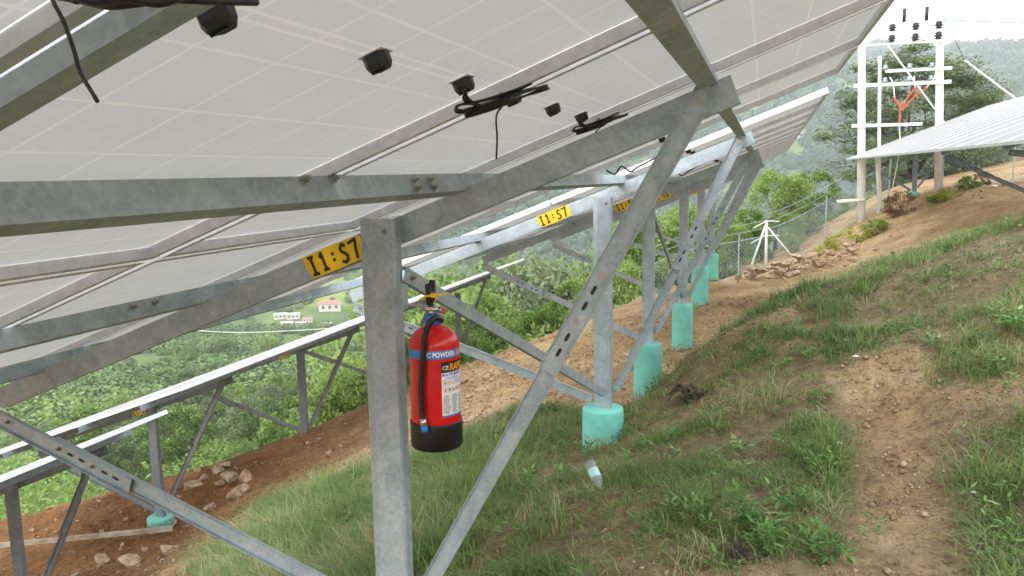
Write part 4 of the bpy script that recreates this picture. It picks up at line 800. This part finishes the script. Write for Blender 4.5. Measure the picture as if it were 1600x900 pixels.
for (u, v, Y, k_, lb, sq) in [(1410, 288, 23.2, 'bush_dry', 'reddish brown dry bush at the foot of the double pole', 1.1), (1480, 285, 22.5, 'bush_y', 'yellow green bush right of the brown bush', 1.3), (1340, 345, 22, 'bush_y', 'yellow green low bush left of the brown bush', 1.4), (1450, 300, 23.6, 'bush_y', 'small yellow green bush between brown bush and post', 1.2), (1535, 262, 24, 'bush_dry', 'sparse dry bush in front of the white fence', 1.0), (1500, 280, 23.8, 'bush_y', 'pale bush below the uphill array', 1.0), (1465, 300, 22.8, 'bush_b', 'green shrub just right of the brown bush, below the yellow one', 1.5), (1515, 270, 23.5, 'bush_b', 'green shrub under the brace of the uphill array', 1.3), (1370, 335, 22.3, 'bush_b', 'green shrub at the left foot of the brown bush', 1.3), (1305, 360, 21.8, 'bush_y', 'yellowish scrub halfway between stone heap and brown bush', 1.3), (1280, 378, 21.5, 'bush_y', 'scrubby bush at the right end of the fence', 1.0), (1330, 380, 20.5, 'bush_y', 'thin yellowish scrub beside the sandy track', .9), (1250, 395, 21.3, 'bush_b', 'small green shrub behind the stone heap', 1.0)]:
    px_tree(k_, u, v, Y, lb, squeeze=sq, name='shrub', cat='shrub')
# individual trees on the slope below
cnt = 0; tries = 0
while cnt < 235 and tries < 4000:
    tries += 1; az = random.uniform(-60, 14); r_ = 24 + 205 * random.random() ** .8; x, y = r_ * math.sin(R(az)), r_ * math.cos(R(az))
    dE_, s_ = seg_dist(np.array([x]), np.array([y]), EDGE)
    if s_[0] <= 0 or dE_[0] < 9: continue
    if -60 < az < -50 and 55 < r_ < 110 and random.random() < .8: continue        # pale meadow
    k_ = random.choice(['b0', 'b1', 'b2', 'b3']) if r_ > 55 else random.choice(['mid1', 'dark1', 'grey1', 'bright1', 'mid1'])
    s_ = random.uniform(.5, 1.0) * (1 if r_ > 55 else .75) * (.75 if r_ < 45 else 1); lab_ = {'b0': 'mid green', 'b1': 'dark green', 'b2': 'grey green', 'b3': 'mid green', 'mid1': 'mid green', 'dark1': 'dark green', 'grey1': 'grey green', 'bright1': 'bright green'}[k_]
    place_tree(k_, x, y, s_, lab_ + ' bushy tree on the wooded slope below the array', group=lab_ + ' trees on the slope below'); cnt += 1
# far woods as one mass
def farwood(name, n, rmin, rmax, azr, leaf, nl, rad, seed, mat='forest'):
    g_ = np.random.default_rng(seed); az = np.radians(g_.uniform(*azr, n)); r_ = rmin * (rmax / rmin) ** (g_.uniform(0, 1, n) ** .8); x = r_ * np.sin(az); y = r_ * np.cos(az)
    d, s_ = seg_dist(x, y, EDGE); keep = (s_ > 0) & (fbm(x, y, .012, 3, 70) > -.16 - .6 * (r_ > 500))
    for hx, hy in HOUSES: keep &= ~((np.hypot(x - hx, y - hy) < 13) | ((np.abs(np.arctan2(x, y) - math.atan2(hx, hy)) < 8 / math.hypot(hx, hy)) & (r_ < math.hypot(hx, hy)) & (r_ > math.hypot(hx, hy) - 45)))
    x, y, r_ = x[keep], y[keep], r_[keep]; n = len(x); z = ground(x, y, False); sc_ = rad * g_.uniform(.5, 1.25, n) * np.interp(r_, [200, 1500], [1, 1.5])
    d = g_.normal(size=(n, nl, 3)); d /= np.linalg.norm(d, axis=2)[:, :, None]; d[:, :, 2] = np.abs(d[:, :, 2]) * 1.1 - .15; d *= g_.uniform(.75, 1.08, (n, nl, 1)); C = np.c_[x, y, z + sc_ * .35][:, None, :] + d * sc_[:, None, None]
    nrm = d + g_.normal(size=d.shape) * .35; nrm /= np.linalg.norm(nrm, axis=2)[:, :, None]; u = np.cross(nrm, g_.normal(size=d.shape)); u /= np.linalg.norm(u, axis=2)[:, :, None]; v_ = np.cross(nrm, u); q_ = (sc_ * leaf)[:, None, None]
    P = np.stack([C - u * q_, C - v_ * q_ * .8, C + u * q_, C + v_ * q_ * .8], 2).reshape(-1, 3); F_ = np.arange(len(P)).reshape(-1, 4)
    # solid hearts
    B = (np.c_[x, y, z + sc_ * .3][:, None, :] + IV1[None] * sc_[:, None, None] * .86).reshape(-1, 3); BF = (IF1[None] + (np.arange(n) * len(IV1))[:, None, None]).reshape(-1, 3)
    me_ = bpy.data.meshes.new(name); V_ = np.r_[P, B]; nq = len(F_); nt_ = len(BF); lp = np.r_[F_.ravel(), BF.ravel() + len(P)]
    me_.vertices.add(len(V_)); me_.vertices.foreach_set('co', V_.astype(np.float32).ravel()); me_.loops.add(len(lp)); me_.loops.foreach_set('vertex_index', lp.astype(np.int32)); me_.polygons.add(nq + nt_)
    ls = np.r_[np.arange(nq) * 4, nq * 4 + np.arange(nt_) * 3]; me_.polygons.foreach_set('loop_start', ls.astype(np.int32)); me_.polygons.foreach_set('loop_total', np.r_[np.full(nq, 4), np.full(nt_, 3)].astype(np.int32))
    me_.materials.append(M[mat]); me_.update(calc_edges=True); return link(name, me_)
IV1, IF1 = ico(1)
HP = [(515, 478, 430, 'roof_red', 13, 'pink roofed house, largest on the far hillside'), (438, 490, 440, 'roof_grey', 8, 'pale boxy house left of the other far houses'), (458, 493, 436, 'roof_grey', 8, 'cream house joined right of the pale boxy house'), (448, 503, 420, 'roof_grey', 7, 'white roofed shed below the pale boxy house'), (480, 495, 435, 'roof_red', 6, 'small reddish house midway along the far houses'), (470, 505, 425, 'roof_grey', 6, 'white roofed hut below the small reddish house'), (479, 522, 390, 'roof_grey', 5, 'white hut standing lowest among the far houses'), (510, 504, 415, 'roof_grey', 6, 'tiny white hut below the pink roofed house'), (1246, 213, 900, 'roof_grey', 13, 'white house high on the hazy right hillside')]
HOUSES = []
HL = []
for u, v, dist, rf, wd, lb in HP:
    d = AX @ np.array([u - 800, 450 - v, -1250.]); d /= np.linalg.norm(d)
    ts = np.arange(dist * .5, dist * 1.6, 4); zz = ground(d[0] * ts, d[1] * ts, False) ; hit = np.argmax(zz > d[2] * ts - 2.5); tt = ts[hit] if (zz > d[2] * ts - 2.5).any() else dist
    HOUSES.append((d[0] * tt, d[1] * tt)); HL.append((d * tt, rf, wd * .85 * tt / dist, lb))
for p, rf, wd, lb in HL:
    z = float(ground(np.array([p[0]]), np.array([p[1]]), False)[0]); rt = root('house', (p[0], p[1], z), lb, 'house', 'houses on the far hillside'); hh = wd * .32; yaw = math.atan2(p[0], p[1])
    X = np.array([math.cos(yaw), -math.sin(yaw), 0]); Yv = np.array([math.sin(yaw), math.cos(yaw), 0]); c = np.array([p[0], p[1], z])
    mb = MB(); mb.box(c + [0, 0, hh / 2 - 1.0], (wd / 2, wd * .3, hh / 2 + 1.0), X, Yv); wpart('wall', mb, M['housewall'], rt)
    mb = MB()
    if rf == 'roof_red': e = wd * .56; rz_ = hh * .5; P = [c + X * a * e + Yv * b2 * e * .62 + [0, 0, hh] for a, b2 in ((-1, -1), (1, -1), (1, 1), (-1, 1))] + [c + X * a * e * .45 + [0, 0, hh + rz_] for a in (-1, 1)]; mb.add(P, [(0, 1, 5, 4), (1, 2, 5), (2, 3, 4, 5), (3, 0, 4), (3, 2, 1, 0)])
    else: mb.box(c + [0, 0, hh + .25 * wd / 12], (wd * .53, wd * .34, .35 * wd / 12), X, Yv, np.array([0, 0, 1]))
    wpart('roof', mb, M[rf], rt)
    for q_ in (-.3, 0, .3): mb = MB(); mb.box(c + X * wd * q_ - Yv * wd * .303 + [0, 0, hh * .55], (wd * .06, .05, hh * .2), X, Yv); wpart('window', mb, M['window'], rt)
tag(farwood('hillside_forest', 6000, 110, 620, (-62, 24), .115, 210, 3.1, 5), 'dense mixed green woodland covering the valley below the houses', 'forest', kind='stuff')
tag(farwood('mountain_forest', 12000, 560, 2000, (-30, 28), .22, 55, 7.5, 6, 'mountain'), 'hazy blue green woodland covering the mountain behind the valley', 'forest', kind='stuff')
# valley undergrowth, near the edge
g_ = np.random.default_rng(77); n = 26000; az = np.radians(g_.uniform(-62, 16, n)); r_ = 11 + 75 * g_.uniform(0, 1, n) ** 1.3; x = r_ * np.sin(az); y = r_ * np.cos(az); d, s_ = seg_dist(x, y, EDGE); k = (s_ > 0) & (d > 1.2) & (fbm(x, y, .35, 3, 90) + .5 * sstep(1, 6, d) > .12); x, y, d, r_ = x[k], y[k], d[k], r_[k]
C = np.c_[x, y, ground(x, y, False)]; C = np.repeat(C, 9, 0); rr = np.repeat(r_, 9); C += g_.normal(size=C.shape) * np.c_[rr * .010 + .12, rr * .010 + .12, rr * .004 + .06]; C[:, 2] += .2 + rr * .004; V_, F_ = quads(C, .05 + rr * .0022, g_, .5, .5); tag(link('undergrowth', fastmesh('undergrowth', V_, F_, M['leaf_bright'])), 'bright green undergrowth spilling down the slope beyond the terrace', 'undergrowth', kind='stuff')
# wire across the valley
rt = root('power_line', (-120, 150, -30), 'thin pale power line crossing the valley in front of the houses', 'power line'); mb = MB(); mb.tube(smooth_path([pix(150, 500, 150), pix(330, 518, 165), pix(450, 517, 175), pix(600, 505, 195), pix(760, 480, 230)]), .10, 5); wpart('line_wire', mb, M['pole'], rt)

# ------------------------------------------------------------------ grass and weeds
def scatter(n, xr, yr, seed, pw=1.0):
    g_ = np.random.default_rng(seed); x = g_.uniform(*xr, n); y = g_.uniform(*yr, n); k = g_.uniform(0, 1, n) < gdens(x, y) ** pw; return x[k], y[k], g_
def blades(x, y, L_, w_, g_, lean=.6):
    n = len(x); z = ground(x, y); a = g_.uniform(0, 6.283, n); l = L_ * g_.uniform(.45, 1.25, n); d = np.c_[np.cos(a), np.sin(a), np.zeros(n)]; s_ = np.c_[-np.sin(a), np.cos(a), np.zeros(n)] * (w_ * g_.uniform(.6, 1.3, n))[:, None]
    b0 = np.c_[x, y, z - .01]; ln = lean * g_.uniform(.15, 1.5, n); up = np.array([0, 0, 1.]); P = []
    for t_, ww in ((0, 1), (.4, .85), (.75, .5), (1, .06)):
        c = b0 + d * (l * ln * t_ ** 1.9)[:, None] + up * (l * (t_ - .42 * np.minimum(ln, 1.5) * t_ ** 2.4))[:, None]; P += [c - s_ * ww, c + s_ * ww]
    P = np.stack(P, 1).reshape(-1, 3); b_ = (np.arange(n) * 8)[:, None]; F_ = np.concatenate([b_ + np.array([[0, 1, 3, 2]]), b_ + np.array([[2, 3, 5, 4]]), b_ + np.array([[4, 5, 7, 6]])], 0); return P, F_
def join(parts):
    V_ = []; F_ = []; o = 0
    for v_, f in parts: V_.append(v_); F_.append(f + o); o += len(v_)
    return np.concatenate(V_), np.concatenate(F_)
pts = []
def clump(x, y, g_, lo=-.16, hi=.20, sc=3.2, keep=.16): c = fbm(x, y, sc, 3, 55) + .6 * fbm(x, y, .9, 2, 57); k = g_.uniform(0, 1, len(x)) < keep + (1 - keep) * sstep(lo, hi, c); return x[k], y[k], c[k]
lush = lambda x, y: sstep(-1.3, -2.2, x) * sstep(6.8, 5.5, y)
x, y, g_ = scatter(150000, (-3.8, 2.2), (1.6, 5.2), 1, 1.3); x, y, c = clump(x, y, g_); L_ = .045 + .09 * np.clip(c + .3, 0, .9) + .08 * lush(x, y); pts.append(blades(x, y, L_, .0024, g_, 1.3))
x, y, g_ = scatter(140000, (-5, 3.6), (5.0, 9.5), 2, 1.2); x, y, c = clump(x, y, g_); L_ = .05 + .10 * np.clip(c + .3, 0, .9) + .07 * lush(x, y); pts.append(blades(x, y, L_, .0034, g_, 1.3))
x, y, g_ = scatter(70000, (-1, 8), (9.3, 18), 3, 1.1); x, y, c = clump(x, y, g_); pts.append(blades(x, y, np.full(len(x), .11), .0045, g_, .9))
x, y, g_ = scatter(60000, (-4.8, -1.3), (2.0, 6.8), 7, 1.0); k = g_.uniform(0, 1, len(x)) < lush(x, y); x, y = x[k], y[k]; pts.append(blades(x, y, (.16 + .14 * g_.uniform(0, 1, len(x))), .0036, g_, 1.0))
# tufts
g_ = np.random.default_rng(9); tx_ = g_.uniform(-4.6, 3.4, 900); ty_ = g_.uniform(1.8, 10, 900); k = g_.uniform(0, 1, 900) < gdens(tx_, ty_) * (.2 + .8 * (vnoise(tx_ * 1.2, ty_ * 1.2, 60) > .5)); tx_, ty_ = tx_[k], ty_[k]
ex = [(.98, 4.0), (1.02, 4.08), (.93, 3.95), (1.35, 4.8), (1.5, 5.3), (1.6, 5.5), (1.2, 5.4), (-2.2, 3.2), (-2.4, 3.6), (-2.0, 2.9), (-2.6, 3.1), (-1.9, 3.6), (1.7, 5.0), (1.0, 3.85), (1.35, 5.9), (1.1, 6.1), (.6, 6.6), (.8, 6.8)]; tx_ = np.r_[tx_, [e[0] for e in ex]]; ty_ = np.r_[ty_, [e[1] for e in ex]]
nb = 80; th_ = g_.uniform(.07, .19, len(tx_)); sp_ = np.repeat(g_.uniform(.03, .09, len(tx_)), nb); x = np.repeat(tx_, nb) + g_.normal(size=len(tx_) * nb) * sp_; y = np.repeat(ty_, nb) + g_.normal(size=len(tx_) * nb) * sp_; pts.append(blades(x, y, np.repeat(th_, nb), .0027, g_, 1.0))
V_, F_ = join(pts); tag(link('grass', fastmesh('grass', V_, F_, M['grass'])), 'green and straw coloured grass on the bank and around the posts', 'grass', kind='stuff')
# dry litter (thin straws lying flat)
x, y, g_ = scatter(1, (0, 1), (0, 1), 0); g_ = np.random.default_rng(4); n = 110000; x = g_.uniform(-3.5, 3, n); y = g_.uniform(1.8, 9, n); k = (g_.uniform(0, 1, n) < .15 + .85 * (fbm(x, y, 2.0, 3, 33) > .02)) & inside(x, y, GPOLY); x, y = x[k], y[k]; dp, _ = seg_dist(x, y, PATH); k = (dp > .2) | (g_.uniform(0, 1, len(x)) < .05); x, y = x[k], y[k]
z = ground(x, y) + .006; a = g_.uniform(0, 6.283, len(x)); l = g_.uniform(.012, .06, len(x)); d = np.c_[np.cos(a), np.sin(a), g_.normal(size=len(x)) * .2] * l[:, None]; s_ = np.c_[-np.sin(a), np.cos(a), np.zeros(len(x))] * .0013; c = np.c_[x, y, z + .006]; P = np.stack([c - d - s_, c + d - s_ * .6, c + d + s_ * .6, c - d + s_], 1).reshape(-1, 3)
tag(link('dry_litter', fastmesh('dry_litter', P, np.arange(len(P)).reshape(-1, 4), M['dry'])), 'dry straw and twigs strewn over the trodden bank', 'litter', kind='stuff')
# grit lying on the bare earth
g_ = np.random.default_rng(14); n = 90000; yy = 1.8 + 13 * g_.uniform(0, 1, n) ** 1.6; xx = g_.uniform(-1, .45, n) * (yy + 2.5); k = (g_.uniform(0, 1, n) < .12 + .9 * (1 - gdens(xx, yy)) * (fbm(xx, yy, 2.6, 3, 91) > -.05)); xx, yy = xx[k], yy[k]; dE_, s_ = seg_dist(xx, yy, EDGE); k = s_ <= 0; xx, yy = xx[k], yy[k]; n = len(xx)
sz_ = g_.uniform(.0025, .009, n) * (1 + .10 * yy) * np.where(g_.uniform(0, 1, n) < .05, 2, 1); O = np.array([(1, 0, 0), (0, 1, 0), (-1, 0, 0), (0, -1, 0), (0, 0, .8), (0, 0, -.8)], float); P = O[None] * g_.uniform(.6, 1.3, (n, 6, 1)); rt_ = g_.uniform(0, 6.28, n); cR, sR = np.cos(rt_)[:, None], np.sin(rt_)[:, None]
P = np.stack([P[..., 0] * cR - P[..., 1] * sR, P[..., 0] * sR + P[..., 1] * cR, P[..., 2]], 2) * sz_[:, None, None] + np.c_[xx, yy, ground(xx, yy) + sz_ * .3][:, None, :]
OF = np.array([(0, 1, 4), (1, 2, 4), (2, 3, 4), (3, 0, 4), (1, 0, 5), (2, 1, 5), (3, 2, 5), (0, 3, 5)]); tag(link('grit', fastmesh('grit', P.reshape(-1, 3), (OF[None] + (np.arange(n) * 6)[:, None, None]).reshape(-1, 3), M['grit'])), 'small grit and clods of earth lying on the bare soil', 'gravel', kind='stuff')
# weeds: small leafy rosettes
def leafset(cx, cy, cz, n, size, hgt, g_, spread=.5):
    a = g_.uniform(0, 6.283, n); t_ = np.sort(g_.uniform(0.15, 1, n)); base = np.c_[cx + 0 * a, cy + 0 * a, cz + hgt * t_]; el = g_.uniform(.0, .7, n); d = np.c_[np.cos(a) * np.cos(el), np.sin(a) * np.cos(el), np.sin(el)]; s_ = np.c_[-np.sin(a), np.cos(a), np.zeros(n)]; nr_ = np.cross(d, s_); L_ = (size * g_.uniform(.6, 1.2, n))[:, None]; st = base + d * L_ * .25
    P = np.stack([st, st + d * L_ * .35 + s_ * L_ * .17 - nr_ * L_ * .05, st + d * L_ * .75 + s_ * L_ * .11 + [0, 0, -.02 * size], st + d * L_ * 1.05 - [0, 0, .15 * size], st + d * L_ * .75 - s_ * L_ * .11 + [0, 0, -.02 * size], st + d * L_ * .35 - s_ * L_ * .17 - nr_ * L_ * .05], 1).reshape(-1, 3)
    b_ = (np.arange(n) * 6)[:, None]; return P, np.concatenate([b_ + np.array([[0, 1, 2, 3]]), b_ + np.array([[0, 3, 4, 5]])], 0)
g_ = np.random.default_rng(12); pts = []; n = 2200; wx = g_.uniform(-3.4, 3, n); wy = g_.uniform(1.9, 9, n); k = g_.uniform(0, 1, n) < gdens(wx, wy) * (.3 + .7 * (vnoise(wx * 1.5, wy * 1.5, 80) > .5)); wx, wy = wx[k], wy[k]; wz = ground(wx, wy)
for a, b_, c in zip(wx, wy, wz): pts.append(leafset(a, b_, c, g_.integers(6, 14), g_.uniform(.025, .06), g_.uniform(.03, .13), g_))
V_, F_ = join(pts); tag(link('weeds', fastmesh('weeds', V_, F_, M['weed'])), 'small broad leaved weeds growing through the grass', 'weeds', kind='stuff')
# distinct leafy plants in the foreground
def gpix(u, v):
    d = AX @ np.array([u - 800, 450 - v, -1250.]); yy = np.arange(1.5, 12, .02); P = d[None] * (yy / d[1])[:, None]; k_ = np.argmax(ground(P[:, 0], P[:, 1]) > P[:, 2]); return P[k_]
for (u, v, hg, sz, nl, lb) in [(1160, 830, .16, .075, 34, 'leafy pale green plant at the bottom, left of the bare path'), (1215, 870, .15, .08, 30, 'broad leaved plant at the lower edge beside the pale plant'), (1270, 740, .12, .06, 24, 'upright leafy sprig at the left edge of the bare path'), (1230, 800, .13, .06, 26, 'bushy weed between the two bottom plants'), (1100, 810, .11, .055, 24, 'small weed left of the bottom plants'), (1590, 520, .14, .09, 14, 'dark broad leaved plant at the right edge'), (1265, 560, .10, .05, 20, 'green weed on the bank above the path'), (1310, 870, .12, .07, 20, 'low weed at the bottom beside the bare path'), (835, 850, .06, .07, 12, 'flat rounded leaves in the grass at the bottom centre'), (1005, 840, .05, .075, 10, 'pale wilted leaves lying right of the bottom centre'), (880, 690, .08, .06, 14, 'low weed left of the bottle')]:
    p = gpix(u, v); rt = root('leafy_plant', tuple(p), lb, 'plant'); pts = []; mbS = MB()
    for k_ in range(8 if hg > .09 else 3):
        ox, oy = g_.normal(size=2) * .07; pts.append(leafset(p[0] + ox, p[1] + oy, p[2], nl // 2 + 3, sz * .72, hg * g_.uniform(.6, 1.1), g_)); mbS.tube([(p[0], p[1], p[2] - .01), (p[0] + ox, p[1] + oy, p[2] + hg)], .0025, 5, r1=.0012)
    V_, F_ = join(pts); V_ = V_ - np.array(p); link('leaves', fastmesh('leaves', V_, F_, M['weed']), rt); wpart('stem', mbS, M['weed'], rt)

# ------------------------------------------------------------------ haze
mb = MB(); mb.box((0, 900, 130), (1700, 1950, 270)); m = bpy.data.materials.new('haze'); m.use_nodes = True; t = m.node_tree; t.nodes.clear()
pv = t.nodes.new("ShaderNodeVolumePrincipled"); pv.inputs['Color'].default_value = (.88, .94, 1, 1); pv.inputs['Density'].default_value = .00034; pv.inputs['Anisotropy'].default_value = .3; mo = t.nodes.new("ShaderNodeOutputMaterial"); t.links.new(pv.outputs[0], mo.inputs['Volume'])
hz = link('haze', mb.mesh('haze', m)); tag(hz, 'pale valley haze', 'haze', kind='stuff')
